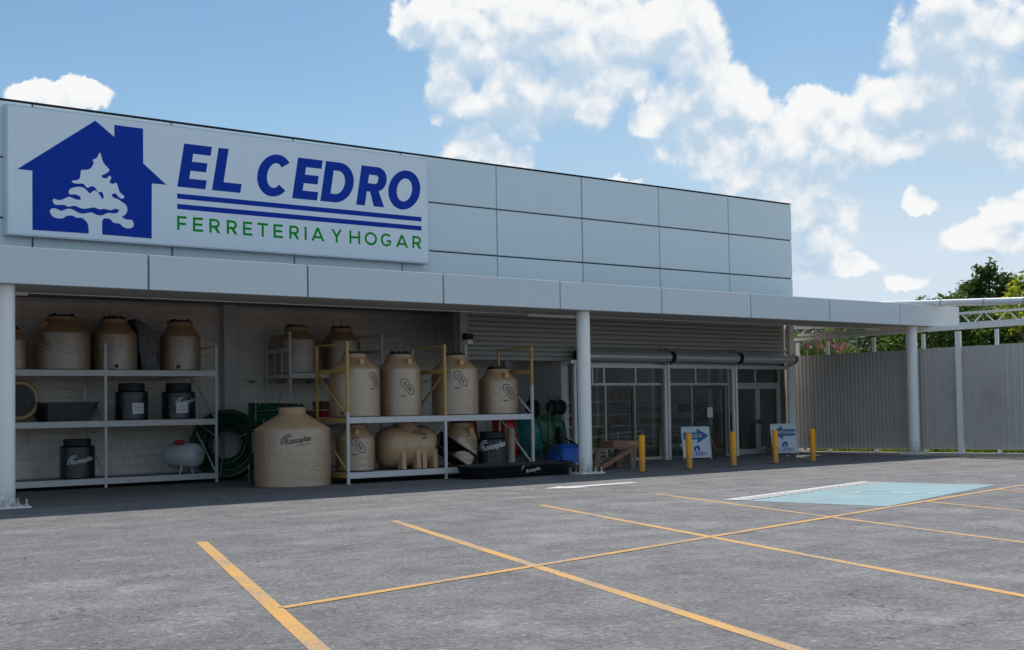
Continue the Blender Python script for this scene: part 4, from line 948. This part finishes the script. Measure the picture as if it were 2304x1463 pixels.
rm = rack('white rack against the block wall behind the large floor tank', (16.2, 5.0, 0), (14.87, 17.5), 5.0, 6.2, 3.55, (.20, 1.40, 2.54), rw, rw, rw, extra=(3.10,),
     braces=[(0, 5.05, 2.4, 6.15, 1.3, rw)])
k = MB()
for y in (5.42, 5.80): k.box(14.87-.015, 14.87+.015, y-.015, y+.015, 2.55, 3.05)
k.build('guard_bar', rw, rm)

# ------------------------------------------------------------------ water tanks
lidm = M['black_plastic']
def tank(label, x, y, z, r, zs, zn, zt, rn, group, m_='tank', wrap=True, logo=None, rib=False, drain=None, boss=None, lidmat=None):
    """z base, zs shoulder, zn neck start, zt neck top (world heights), rn neck radius"""
    t = thing('water_tank', label, 'water tank', (x, y, z), group)
    k = MB(); e = .03
    prof = [(r-.02, z), (r, z+.025), (r, zs-.02), (r-.012, zs+.008)]
    prof += [(r+(rn-r)*f, zs+.008+(zn-zs-.008)*(f**1.08)) for f in (.25, .5, .75, 1.0)]
    prof += [(rn+.004, zn+.02), (rn, zt-.03), (rn+.012, zt-.028), (rn+.012, zt)]
    k.lathe(prof, 48, (x, y, 0)); k.build('body', M[m_], t, smooth=True)
    k = MB(); lr = rn*.93
    k.lathe([(lr, zt+.001), (lr, zt+.035), (lr-.03, zt+.05), (0, zt+.055)], 32, (x, y, 0))
    for i in range(7):
        a = R.uniform(0, 6.28); k.lathe([(.035, zt+.036), (.03, zt+.075), (.0, zt+.08)], 8, (x+lr*.72*math.cos(a), y+lr*.72*math.sin(a), 0))
    k.build('lid', lidm, t, smooth=True)
    if wrap:
        k = MB(); n = 56; z0, z1 = z+.02, zs-.015; rows = 14; vs = []
        for j in range(rows+1):
            for i in range(n):
                rr_ = r+.006+.006*abs(math.sin(i*1.7+j*2.3)*math.sin(i*.6))+(.004 if j % 3 == 0 else 0)
                vs.append((x+rr_*math.cos(2*pi*i/n), y+rr_*math.sin(2*pi*i/n), z0+(z1-z0)*j/rows))
        k.add(vs, [(j*n+i, j*n+(i+1) % n, (j+1)*n+(i+1) % n, (j+1)*n+i) for j in range(rows) for i in range(n)])
        k.build('stretch_wrap', M['wrap'] if m_.startswith('tank') else M['black_wrap'], t, smooth=True)
    th0 = math.atan2(CAM.y-y, CAM.x-x)
    if boss is not None:
        a = th0+boss; f = .52; rb = r+(rn-r)*f; zb = zs+(zn-zs)*f
        k = MB(); k.box(-.03, .09, -.055, .055, -.05, .085); k.xf(Matrix.Translation((x+rb*math.cos(a), y+rb*math.sin(a), zb)) @ Matrix.Rotation(a, 4, 'Z')); k.build('boss', M[m_], t)
        k = MB(); k.box(.091, .094, -.03, .03, -.01, .05); k.xf(Matrix.Translation((x+rb*math.cos(a), y+rb*math.sin(a), zb)) @ Matrix.Rotation(a, 4, 'Z')); k.build('sticker', M['yellow'], t)
    if drain is not None:
        a = th0+drain; d = Vector((math.cos(a), math.sin(a), 0)); c_ = Vector((x, y, z+.09))
        k = MB(); k.cyl(c_+d*(r-.01), c_+d*(r+.05), .045, 12); k.build('outlet', lidm, t)
    if logo:
        kind, dth, zl, sc = logo; a = th0+dth; rl = r+(.016 if wrap else .003)
        if kind == 'hex':
            mb = MB(); rot = math.radians(-50)
            L_, H_ = .22, .085
            outer = [(-L_, 0), (-L_+H_*.8, H_), (L_-H_*.8, H_), (L_, 0), (L_-H_*.8, -H_), (-L_+H_*.8, -H_)]; inner = [(p_[0]*.93, p_[1]*.87) for p_ in outer]
            sc_ = lambda vf: ([q*sc for q in vf[0]], vf[1])
            on_drum(sc_(shape([outer, inner])), x, y, zl, rl, a, rot, mb)
            on_drum(sc_(text('IUSA', .115, .002, .0, 1.05)), x, y, zl, rl, a, rot, mb)
            on_drum(sc_(shape([[(-.10, -.006), (.02, -.010), (.02, .008), (-.10, .012)]])), x, y, zl-.21*sc, rl, a-.05*sc/r, 0, mb)
            mb.build('printed_logo', M['ink'], t)
        else:
            mb = MB(); rot = math.radians(9); s_ = sc
            def A(vf, dx, dz):
                vs = [Vector((q.x*s_+dx*s_, q.y*s_+dz*s_, 0)) for q in vf[0]]; on_drum((vs, vf[1]), x, y, zl, rl, a, rot, mb)
            A(text('Rotoplas', .20, .014, .10), .10, 0)
            xm = min(q.x for q in text('Rotoplas', .20, .014, .10)[0])+.10
            for j in range(2):
                r0 = .262-.050*j; A(shape([arc(xm+.12, -.06, r0*.95, r0, math.radians(176), math.radians(74-6*j), 12)+arc(xm+.124, -.06, r0*.95-.013, r0-.019, math.radians(72-6*j), math.radians(174), 12)]), 0, 0)
            mb.build('printed_logo', M['ink'] if m_.startswith('tank') else M['white_print'], t)
            mb = MB(); vf = text('más y mejor agua', .052, .002)
            on_drum(([Vector((q.x*s_+.22*s_, q.y*s_-.135*s_, 0)) for q in vf[0]], vf[1]), x, y, zl, rl, a, rot, mb); mb.build('printed_slogan', M['ink'] if m_.startswith('tank') else M['white_print'], t)
    return t
GT = 'wrapped beige water tanks on the racks'
tank('large beige water tank standing on the floor between the racks', 13.29, 2.0, .0, .82, 1.23, 1.555, 1.69, .29, 'beige water tanks on the floor', logo=('roto', .05, .985, .80), drain=-1.45)
tank('beige tank half hidden by the left column on the top shelf', 8.43, 5.5, 2.585, .33, 3.24, 3.42, 3.46, .18, GT, m_='tank_shaded')
tank('widest beige tank on the top shelf of the left rack', 9.50, 5.45, 2.585, .60, 3.40, 3.70, 3.76, .31, GT, logo=('hex', -.62, 3.18, .9), boss=-.9, m_='tank_shaded')
tank('beige tank behind the middle post of the left rack top shelf', 10.67, 5.45, 2.585, .50, 3.40, 3.66, 3.74, .29, GT, drain=.1, m_='tank_shaded')
tank('beige tank at the right end of the left rack top shelf', 12.25, 5.45, 2.585, .455, 3.39, 3.64, 3.72, .29, GT, drain=-.1, m_='tank_shaded')
tank('beige tank on top of the back white rack left of the other one', 15.36, 5.58, 2.545, .51, 3.38, 3.60, 3.70, .29, GT, m_='tank_shaded')
tank('beige tank on top of the back rack behind the ochre frame', 16.66, 5.6, 2.545, .48, 3.38, 3.60, 3.70, .28, GT, m_='tank_shaded')
tank('tall beige tank in the ochre left frame of the front rack', 14.87, 2.0, 1.46, .56, 2.53, 2.79, 2.87, .26, GT, logo=('hex', .88, 2.28, .95), boss=.35, drain=-.45)
tank('tall beige tank second from the left on the front rack', 16.08, 2.0, 1.46, .49, 2.54, 2.80, 2.87, .28, GT, logo=('hex', .36, 2.13, 1.05), boss=.52)
tank('tall beige tank behind the middle ochre post of the front rack', 17.64, 2.0, 1.46, .55, 2.54, 2.79, 2.87, .27, GT, logo=('hex', .26, 2.31, 1.05), boss=.35)
tank('shorter beige tank at the right end of the front rack', 18.93, 2.0, 1.46, .48, 2.26, 2.48, 2.55, .28, GT, logo=('hex', .58, 2.0, 1.05), boss=.50)
tank('beige tank on the lower shelf at the left of the front rack', 14.87, 2.0, .262, .43, .98, 1.22, 1.29, .25, GT, logo=('hex', .16, .84, 1.0), boss=.12)
tank('beige tank on the lower shelf behind the black trough', 17.80, 2.05, .262, .41, .93, 1.18, 1.27, .27, GT, logo=('hex', .75, .80, .95), boss=.7)
GB = 'black plastic tanks on the racks'
def blacktank(label, x, y, z, r, zs, zt, rn, logo=None, tagged=False):
    t = thing('water_tank', label, 'water tank', (x, y, z), GB)
    k = MB(); k.lathe([(r-.02, z), (r, z+.02), (r, zs-.03), (r-.03, zs), (rn+.02, zs+.004)], 40, (x, y, 0)); k.build('body', M['black_plastic'], t, smooth=True)
    k = MB(); k.lathe([(rn, zs+.005), (rn, zt-.015), (rn-.02, zt), (0, zt+.004)], 36, (x, y, 0)); k.build('lid', M['rubber'], t, smooth=True)
    k = MB(); n = 48; rows = 10; vs = []
    for j in range(rows+1):
        for i in range(n):
            rr_ = r+.006+.007*abs(math.sin(i*1.3+j*2.1)*math.cos(i*.45)); vs.append((x+rr_*math.cos(2*pi*i/n), y+rr_*math.sin(2*pi*i/n), z+.02+(zs-z-.05)*j/rows))
    k.add(vs, [(j*n+i, j*n+(i+1) % n, (j+1)*n+(i+1) % n, (j+1)*n+i) for j in range(rows) for i in range(n)]); k.build('stretch_wrap', M['black_wrap'], t, smooth=True)
    th0 = math.atan2(CAM.y-y, CAM.x-x)
    if logo:
        dth, zl, s_ = logo; mb = MB(); vf = text('Rotoplas', .20, .014, .10); on_drum(([q*s_ for q in vf[0]], vf[1]), x, y, zl, r+.016, th0+dth, math.radians(12), mb)
        xm = min(q.x for q in vf[0])
        for j in range(2):
            r0 = .262-.055*j; vf = shape([arc(xm+.12, -.06, r0*.95, r0, math.radians(176), math.radians(74-6*j), 10)+arc(xm+.124, -.06, r0*.95-.014, r0-.02, math.radians(72-6*j), math.radians(174), 10)])
            on_drum(([q*s_ for q in vf[0]], vf[1]), x, y, zl, r+.016, th0+dth, math.radians(12), mb)
        mb.build('printed_logo', M['white_print'], t)
    if tagged is not False:
        vf = shape([[(-.135, -.125), (.135, -.115), (.13, .125), (-.14, .12)]]); mb = on_drum(vf, x, y, z+.26, r+.019, th0+tagged, 0); mb.build('paper_label', M['paper'], t)
        mb = MB()
        for j in range(2):
            pts = [(-.09+.018*i, (.03-.07*j)+.016*math.sin(i*2.4+j)+.010*math.cos(i*5.1)) for i in range(11)]
            for a_, b_ in zip(pts[:-1], pts[1:]): on_drum(shape([poly_bar(a_, b_, .011)]), x, y, z+.26, r+.0215, th0+tagged, 0, mb)
        mb.build('handwriting', M['biro'], t)
blacktank('black tank with a paper label left on the middle shelf', 10.99, 5.25, 1.47, .36, 2.12, 2.30, .29, None, .42)
blacktank('black tank with white logo and paper label on the middle shelf', 12.11, 5.25, 1.47, .38, 2.10, 2.30, .29, (.55, 1.88, .62), .22)
blacktank('black tank alone on the bottom shelf of the left rack', 9.76, 5.25, .22, .37, .93, 1.08, .29, (.30, .62, .72))
blacktank('black tank with white logo behind the long trough', 18.62, 1.85, .26, .37, .88, 1.04, .31, (.10, .70, .92))
# beige tank lying on its side, mouth towards the lot
t = thing('water_tank', 'beige tank lying on its side showing a dark round mouth', 'water tank', (8.50, 5.55, 1.48), 'beige tanks lying down')
ax = Matrix.Rotation(math.radians(90), 4, 'X') @ Matrix.Identity(4)
k = MB(); k.lathe([(.44, -.45), (.45, .30), (.40, .38), (.36, .39), (.34, .36)], 36, (8.50, 5.55, 1.93), ax); k.build('body', M['tank'], t, smooth=True)
k = MB(); k.lathe([(.338, .361), (.334, .366), (.0, .367)], 36, (8.50, 5.55, 1.93), ax); k.build('mouth', M['black_plastic'], t)
# horizontal tank on saddle feet
t = thing('water_tank', 'beige horizontal tank lying on moulded feet on the front rack', 'water tank', (16.21, 2.0, .262), 'beige tanks lying down')
hx = Matrix.Rotation(math.radians(90), 4, 'Y')
k = MB(); k.lathe([(.05, -.72), (.26, -.70), (.40, -.62), (.465, -.50), (.475, -.44), (.475, -.30), (.49, -.285), (.49, -.235), (.475, -.22), (.475, .08), (.49, .095), (.49, .145), (.475, .16), (.475, .42), (.49, .435), (.49, .485), (.475, .50), (.465, .57), (.41, .65), (.28, .70), (.05, .72)], 44, (16.21, 2.0, .755), hx); k.build('body', M['tank'], t, smooth=True)
k = MB(); k.lathe([(.33, 1.12), (.285, 1.20), (.275, 1.27), (.285, 1.275), (.285, 1.30)], 32, (16.21, 2.0, 0)); k.build('neck', M['tank'], t, smooth=True)
k = MB(); k.lathe([(.265, 1.301), (.265, 1.33), (.0, 1.34)], 28, (16.21, 2.0, 0)); k.build('lid', M['black_plastic'], t)
for dx in (-.36, .04, .20, .50):
    for sy in (-1, 1):
        q = MB(); yb = 2.0+sy*.48; q.add([(16.21+dx+a, 2.0+sy*yy, z) for (yy, z) in ((.30, .262), (.50, .262), (.48, .66), (.40, .74)) for a in (-.055, .055)],
                             [(0, 1, 3, 2), (2, 3, 5, 4), (4, 5, 7, 6), (6, 7, 1, 0), (0, 2, 4, 6), (1, 7, 5, 3)]); q.build('foot', M['tank'], t)
mb = MB(); vf = text('IUSA', .125, .008); L_, H_ = .22, .085
outer = [(-L_, 0), (-L_+H_*.8, H_), (L_-H_*.8, H_), (L_, 0), (L_-H_*.8, -H_), (-L_+H_*.8, -H_)]; inner = [(p_[0]*.90, p_[1]*.82) for p_ in outer]
for vf in (shape([outer, inner]), text('IUSA', .12, .008)):
    out = []
    for q in vf[0]:
        c_, s_ = math.cos(math.radians(-38)), math.sin(math.radians(-38)); X = q.x*c_-q.y*s_; Y = q.x*s_+q.y*c_
        a = math.radians(212)+(-Y)/.463*1.0; a = math.radians(140)-Y/.49
        out.append((16.33+X, 2.0+.494*math.cos(a), .755+.494*math.sin(a)))
    mb.add(out, vf[1])
mb.build('printed_logo', M['ink'], t)

# ------------------------------------------------------------------ other goods on and between the racks
t = thing('wrapped_tray', 'black plastic tray in clear film on the middle shelf', 'tray', (9.56, 5.2, 1.47))
def trayshape(mb, x0, x1, y0, y1, z0, z1, tx, ty, th=.02):
    o = [(x0+tx, y0+ty, z0), (x1-tx, y0+ty, z0), (x1-tx, y1-ty, z0), (x0+tx, y1-ty, z0), (x0, y0, z1), (x1, y0, z1), (x1, y1, z1), (x0, y1, z1)]
    i_ = [(x0+tx+th, y0+ty+th, z0+th), (x1-tx-th, y0+ty+th, z0+th), (x1-tx-th, y1-ty-th, z0+th), (x0+tx+th, y1-ty-th, z0+th), (x0+th, y0+th, z1), (x1-th, y0+th, z1), (x1-th, y1-th, z1), (x0+th, y1-th, z1)]
    return mb.add(o+i_, [(3, 2, 1, 0), (0, 1, 5, 4), (1, 2, 6, 5), (2, 3, 7, 6), (3, 0, 4, 7), (8, 9, 10, 11), (12, 13, 9, 8), (13, 14, 10, 9), (14, 15, 11, 10), (15, 12, 8, 11), (4, 5, 13, 12), (5, 6, 14, 13), (6, 7, 15, 14), (7, 4, 12, 15)])
trayshape(MB(), 8.88, 10.12, 4.92, 5.7, 1.472, 1.86, .13, .08).build('tray', M['black_plastic'], t)
k = MB(); k.box(8.84, 10.16, 4.90, 5.72, 1.861, 1.885); k.build('rim', M['black_plastic'], t)
k = MB(); n = 26; vs = []
for j in range(5):
    for i in range(n): vs.append((9.02+1.0*i/(n-1)+.01*math.sin(j*3), 4.955-.05*j/4-.006*math.sin(i*1.9+j), 1.44+.44*j/4))
k.add(vs, [(j*n+i, j*n+i+1, (j+1)*n+i+1, (j+1)*n+i) for j in range(4) for i in range(n-1)]); k.build('stretch_wrap', M['black_wrap'], t, smooth=True)
# tall bag of film-wrapped black panels leaning on the top shelf
t = thing('wrapped_bundle', 'tall bundle of black panels in crumpled clear film', 'bundle', (11.5, 5.6, 2.585))
k = MB()
for i in range(5):
    k.box(-.20+.07*i, -.14+.07*i, -.26, .26, 0, 1.22-.04*i)
k.xf(Matrix.Translation((11.50, 5.62, 2.59)) @ Matrix.Rotation(math.radians(-8), 4, 'Y')); k.build('panels', M['black_plastic'], t)
k = MB(); n = 28; rows = 12; vs = []
for j in range(rows+1):
    h = j/rows
    for i in range(n):
        a = 2*pi*i/n; rr_ = 1+.07*math.sin(i*2.7+j*1.3)+.05*math.sin(i*1.1-j*2.7)
        px_, py_ = .23*rr_*max(-1, min(1, 1.35*math.cos(a)))*(1-.12*h), .30*rr_*max(-1, min(1, 1.35*math.sin(a)))
        vs.append((11.48-.16*h+px_, 5.62+py_, 2.60+1.30*h+.03*math.sin(i*1.7)-(.10*max(0, math.cos(a)) if j == rows else 0)))
k.add(vs, [(j*n+i, j*n+(i+1) % n, (j+1)*n+(i+1) % n, (j+1)*n+i) for j in range(rows) for i in range(n)]); k.build('film', M['black_wrap'], t, smooth=True)
# gas tank
t = thing('gas_tank', 'grey white horizontal gas tank with red valve guard', 'gas tank', (12.15, 5.3, .22))
ay = Matrix.Rotation(math.radians(90), 4, 'X') @ Matrix.Rotation(0, 4, 'Z')
rz = Matrix.Rotation(math.radians(26), 4, 'Z')
k = MB(); k.lathe([(.02, -.36), (.14, -.35), (.22, -.31), (.27, -.25), (.285, -.18), (.29, -.17), (.29, .40), (.285, .41), (.275, .47), (.22, .54), (.14, .575), (.02, .59)], 40, (12.18, 5.35, .63), rz @ ay); k.build('shell', M['gas'], t, smooth=True)
k = MB(); k.lathe([(.10, .90), (.125, .93), (.12, .965), (.08, .99), (0, .995)], 16, (12.08, 5.15, 0)); k.build('valve_guard', M['red'], t, smooth=True)
k = MB(); k.box(-.05, .05, -.592, -.585, -.03, .08); k.xf(Matrix.Translation((12.18, 5.35, .63)) @ rz); k.build('plate', M['pvc'], t)
for x in (12.02, 12.34):
    for y in (5.0, 5.7):
        k = MB(); k.bar((x, y, .222), (x+(12.18-x)*.3, y, .42), .03, .03); k.build('leg', M['gas'], t)
# hose coils
def hose_coil(name_lab, c, R0, turns, axis, pitch, tube=.032, jitter=.02, layers=1, grp='coils of green hose'):
    t = thing('hose_coil', name_lab, 'hose coil', tuple(c), grp)
    k = MB(); pts = []; N = 36
    tot = turns*layers
    for i in range(N*tot+1):
        a = 2*pi*i/N; turn = i/N; lay = int(turn//turns) % layers; f = turn-turns*int(turn//turns)
        if lay % 2: f = turns-f
        r_ = R0-lay*tube*1.9+jitter*math.sin(a*.37+turn)
        pts.append(Vector((r_*math.cos(a), r_*math.sin(a), (f-turns/2)*pitch+jitter*.4*math.sin(a*.9))))
    m_ = Matrix.Translation(c) @ axis
    k.tube([m_ @ q for q in pts], tube, 7); k.build('hose', M['hose'], t, smooth=True)
    for a in (.4, 2.5, 4.6):
        k = MB(); rr_ = R0; o = tube*1.25; w_ = turns*pitch/2+o; L = layers*tube*1.9
        loop = [(rr_+o, -w_), (rr_+o, w_), (rr_-L-o*.2, w_), (rr_-L-o*.2, -w_)]
        k.tube([m_ @ Vector((r_*math.cos(a), r_*math.sin(a), h)) for r_, h in loop], .006, 5, closed=True)
        k.build('tie', M['white_print'], t)
    return t
ax1 = Matrix.Rotation(math.radians(-24), 4, 'Z') @ Matrix.Rotation(math.radians(90), 4, 'Y').__class__.Rotation(math.radians(90), 4, 'X')
ax1 = Matrix.Rotation(math.radians(-35), 4, 'Z') @ Matrix.Rotation(math.radians(78), 4, 'X')
hose_coil('thick green hose coil standing upright beside the left rack', (13.47, 5.60, .84), .80, 4, ax1, .088, .042, .02, 6)
zc = 0
for i, lab in enumerate(('lowest flat green hose coil of the stack behind the large tank', 'second flat green hose coil from the floor in the stack', 'middle flat green hose coil of the stack behind the large tank', 'second flat green hose coil from the top of the stack', 'topmost flat green hose coil of the stack behind the large tank')):
    hose_coil(lab, (14.02+R.uniform(-.02, .02), 4.30+R.uniform(-.02, .02), .18+.36*i), .52, 4, Matrix.Rotation(R.uniform(0, 6), 4, 'Z'), .088, .042, .012, 1)
# red crates on the back rack shelf
for x, z, wx, m_, lab in ((15.45, 1.412, .62, 'carton_red', 'red brown crate on the shelf right behind the large tank neck'), (16.1, 1.412, .5, 'red', 'dull red crate on the back shelf beside the ochre post'), (16.12, 1.64, .46, 'carton_red', 'dark red crate on top of another on the back shelf')):
    t = thing('crate', lab, 'crate', (x, 5.5, z), 'crates on the back rack')
    mb = trayshape(MB(), x-wx/2, x+wx/2, 5.25, 5.75, z, z+.21, .015, .015); mb.build('shell', M[m_], t)
    k = MB(); k.box(x-wx/2+.03, x+wx/2-.03, 5.28, 5.72, z+.05, z+.19); k.build('contents', M['carton_grey'], t)
# black trough on the floor
t = thing('feed_trough', 'long low black trough lying on the floor before the front rack', 'trough', (18.4, .75, 0))
def stadium(x0, x1, y0, y1, r_, z, n=8):
    out = []
    for cx, cy, a0 in ((x1-r_, y0+r_, -pi/2), (x1-r_, y1-r_, 0), (x0+r_, y1-r_, pi/2), (x0+r_, y0+r_, pi)):
        out += [(cx+r_*math.cos(a0+pi/2*i/n), cy+r_*math.sin(a0+pi/2*i/n), z) for i in range(n+1)]
    return out
rings = [stadium(17.00, 19.86, .38, 1.02, .22, .0), stadium(16.98, 19.88, .36, 1.04, .24, .04), stadium(16.88, 19.96, .30, 1.10, .28, .27), stadium(16.84, 20.0, .27, 1.13, .30, .275), stadium(16.84, 20.0, .27, 1.13, .30, .315),
         stadium(16.90, 19.94, .33, 1.07, .26, .318), stadium(17.02, 19.84, .42, .98, .2, .05)]
k = MB(); n = len(rings[0]); k.add([q for r_ in rings for q in r_], [(j*n+i, j*n+(i+1) % n, (j+1)*n+(i+1) % n, (j+1)*n+i) for j in range(len(rings)-1) for i in range(n)]+[tuple(range(n))[::-1], tuple(range((len(rings)-1)*n, len(rings)*n))])
k.build('trough_body', M['black_plastic'], t, smooth=True)
mb = MB()
vf = text('Rotoplas', .12, .012, .1); c9, s9 = math.cos(.16), math.sin(.16)
mb.add([(18.62+q.x*c9-q.y*s9, .345-.055*((q.x*s9+q.y*c9)+.16-.04)/.23+.0-.012, .165+q.x*s9+q.y*c9) for q in vf[0]], vf[1])
vf = shape([arc(-.22, .0, .13, .13, math.radians(172), math.radians(62), 10)+arc(-.217, .0, .112, .112, math.radians(60), math.radians(170), 10)])
mb.add([(18.62+q.x, .345-.055*(q.y+.12)/.23-.012, .165+q.y) for q in vf[0]], vf[1])
mb.build('printed_logo', M['white_print'], t)
# a second trough leaning in the rack
t = thing('feed_trough', 'black tapered tray leaning inside the front rack', 'trough', (17.3, 1.62, .262))
mb = trayshape(MB(), -.62, .62, -.22, .22, -.16, .16, .1, .08); mb.xf(Matrix.Translation((17.33, 1.66, .56)) @ Matrix.Rotation(math.radians(30), 4, 'Y') @ Matrix.Rotation(math.radians(65), 4, 'X')); mb.build('tray', M['black_plastic'], t)
# beige ribbed pipe standing in the rack
t = thing('pipe_length', 'short ribbed beige pipe standing beside the black tank', 'pipe', (19.23, 1.9, .262))
prof = []
for i in range(9):
    z = .262+i*.095; prof += [(.095, z), (.095, z+.075), (.103, z+.078), (.103, z+.092)]
k = MB(); k.lathe(prof, 24, (19.23, 1.9, 0)); k.build('tube', M['pvc'], t, smooth=True)
# ------------------------------------------------------------------ wheelbarrows
def barrow(label, m_, loc, mtx, legs=True):
    t = thing('wheelbarrow', label, 'wheelbarrow', loc, 'stacked wheelbarrows beside the front rack')
    G = Matrix.Translation(loc) @ mtx
    # pan: mouth up (+z), nose towards +x
    rings_ = []
    for (z, x0, x1, h) in ((.30, -.30, .36, .17), (.30, -.30, .36, .17), (.34, -.36, .44, .22), (.58, -.47, .60, .335), (.60, -.48, .61, .345), (.60, -.46, .59, .325), (.36, -.34, .42, .205), (.32, -.28, .34, .16)):
        rings_.append(stadium(x0, x1, -h, h, min(.13, h*.7), z, 6))
    k = MB(); n = len(rings_[0]); k.add([q for r_ in rings_ for q in r_], [(j*n+i, j*n+(i+1) % n, (j+1)*n+(i+1) % n, (j+1)*n+i) for j in range(1, len(rings_)-1) for i in range(n)]+[tuple(range(n, 2*n))[::-1], tuple(range((len(rings_)-1)*n, len(rings_)*n))])
    k.xf(G); k.build('pan', M[m_], t, smooth=True)
    k = MB(); pts = stadium(-.48, .61, -.345, .345, .13, .60, 6); k.tube(pts, .013, 6, closed=True); k.xf(G); k.build('rim', M[m_], t)
    k = MB(); wx = .74
    cyl_m = Matrix.Rotation(math.radians(90), 4, 'X')
    k.tube([(wx+.165*math.cos(2*pi*i/22), 0, .19+.165*math.sin(2*pi*i/22)) for i in range(22)], .045, 8, closed=True); k.xf(G); wh = k.build('wheel', M['rubber'], t, smooth=True)
    k = MB(); k.cyl((wx, -.03, .19), (wx, .03, .19), .115, 18); k.xf(G); k.build('rim_disc', M['dark_alu'], wh)
    for sy in (-1, 1):
        k = MB(); k.tube([(wx+.05, sy*.07, .19), (.30, sy*.17, .285), (-.30, sy*.25, .32), (-.88, sy*.29, .52)], .018, 8); k.xf(G); h_ = k.build('handle', M['dark_alu'], t, smooth=True)
        k = MB(); k.tube([(-.76, sy*.283, .478), (-.90, sy*.291, .527)], .024, 8); k.xf(G); k.build('grip', M['rubber'], h_)
        if legs:
            k = MB(); k.tube([(-.12, sy*.22, .30), (-.26, sy*.23, .02), (-.36, sy*.23, .02), (-.40, sy*.25, .34)], .014, 6); k.xf(G); k.build('leg', M['dark_alu'], t)
    k = MB(); k.tube([(wx+.05, -.07, .19), (wx+.30, -.06, .28), (wx+.30, .06, .28), (wx+.05, .07, .19)], .014, 6); k.xf(G); k.build('nose_bar', M['dark_alu'], t)
    return t
def stood(yaw, tilt=0): # standing on its handles, wheel at the top; yaw turns the pan's underside
    return Matrix.Rotation(yaw, 4, 'Z') @ Matrix.Rotation(math.radians(tilt), 4, 'X') @ Matrix.Rotation(math.radians(-90), 4, 'Z') @ Matrix.Translation((0, 0, .90)) @ Matrix.Rotation(math.radians(-90), 4, 'Y')
barrow('red wheelbarrow stood on end behind the front rack end post', 'tray_red', (20.15, 2.75, 0), stood(math.radians(-12), -10))
barrow('teal wheelbarrow stood on end right of the rack end post', 'tray_teal', (20.95, 2.50, 0), stood(math.radians(2), -12))
barrow('dark green wheelbarrow stood on end left of the middle column', 'tray_green', (21.85, 2.85, 0), stood(math.radians(20), -8))
barrow('green wheelbarrow stood on end close behind the middle column', 'tray_green', (22.45, 3.3, 0), stood(math.radians(8), -8))
barrow('black panned wheelbarrow stood on end behind the teal one', 'rubber', (21.35, 3.15, 0), stood(math.radians(52), -4))
barrow('wheelbarrow with black pan stood on end deepest in the row', 'rubber', (21.8, 3.7, 0), stood(math.radians(38), -4))
barrow('red wheelbarrow stood on end hidden low behind the front rack', 'tray_red', (19.3, 3.3, 0), stood(math.radians(-5), -6))
barrow('bright blue wheelbarrow turned upside down by the middle column', 'tray_blue', (20.95, 1.80, 0), Matrix.Translation((0, 0, 1.02)) @ Matrix.Rotation(math.radians(62), 4, 'Z') @ Matrix.Rotation(math.radians(180), 4, 'X') @ Matrix.Rotation(math.radians(4), 4, 'Y') @ Matrix.Scale(1.25, 4), False)

# ------------------------------------------------------------------ workbench with a crate
t = thing('workbench', 'rough wooden workbench with a diagonal brace beside the column', 'workbench', (21.85, 1.3, 0))
for i in range(4):
    k = MB(); k.box(21.12, 22.62, 1.0+.17*i, 1.16+.17*i, .53+R.uniform(-.004, .004), .56); k.build('plank', M['wood'], t)
for x in (21.26, 22.42):
    for y in (1.04, 1.58):
        k = MB(); k.bar((x+(.06 if x < 22 else .04), y, .529), (x-(.02 if x < 22 else -.08), y, 0), .16, .045, (0, 1, 0)); k.build('leg', M['wood'], t)
k = MB(); k.bar((21.32, .985, .06), (22.46, .985, .52), .035, .11); k.build('brace', M['crate_wood'], t)
k = MB(); k.bar((21.28, 1.64, .50), (22.46, 1.64, .08), .035, .10); k.build('brace', M['wood'], t)
k = MB(); k.box(21.2, 22.5, 1.20, 1.24, .22, .32); k.build('stretcher', M['wood'], t)
t = thing('wooden_crate', 'flat reddish wooden crate lying on the workbench', 'crate', (22.25, 1.25, .562))
for z in (.566, .645):
    for y in (1.02, 1.55):
        k = MB(); k.box(21.83, 22.72, y-.009, y+.009, z, z+.072); k.build('slat', M['crate_wood'], t)
    for x in (21.825, 22.725):
        k = MB(); k.box(x-.009, x+.009, 1.03, 1.54, z, z+.072); k.build('slat', M['crate_wood'], t)
k = MB(); k.box(21.84, 22.71, 1.03, 1.54, .565, .60); k.build('bottom_board', M['crate_wood'], t)
k = MB(); k.box(22.3, 22.66, 1.005, 1.0105, .60, .69); k.build('paper_label', M['carton'], t)
# wall device on the steel post
t = thing('wall_lamp', 'small black and silver lamp box fixed on the steel post', 'lamp', (19.56, 4.12, 3.3))
k = MB(); k.box(19.46, 19.70, 4.02, 4.175, 3.40, 3.56); k.build('housing', M['rubber'], t)
k = MB(); k.box(19.52, 19.69, 4.03, 4.16, 3.28, 3.399); k.build('reflector', M['galv'], t)
k = MB(); k.box(19.49, 19.55, 4.10, 4.175, 2.95, 3.39); k.build('conduit', M['white_steel'], t)
# specks of litter on the asphalt
for i in range(12):
    x, y = R.uniform(4, 26), R.uniform(-15, -3); a = R.uniform(0, 3); s_ = R.uniform(.012, .028)
    k = MB(); k.add([(-s_, -s_*.6, 0), (s_, -s_*.5, 0), (s_*.7, s_*.6, 0), (-s_*.8, s_*.5, 0), (0, 0, s_*.8)], [(0, 1, 4), (1, 2, 4), (2, 3, 4), (3, 0, 4), (3, 2, 1, 0)]); k.xf(Matrix.Translation((x, y, .001)) @ Matrix.Rotation(a, 4, 'Z'))
    o_ = k.build('pebble', M['plaster'] if i % 3 else M['rubber'], loc=(x, y, 0)); tag(o_, ('tiny pale stone' if i % 3 else 'tiny dark stone')+' lying on the open asphalt', 'pebble', 'stray pebbles on the asphalt')
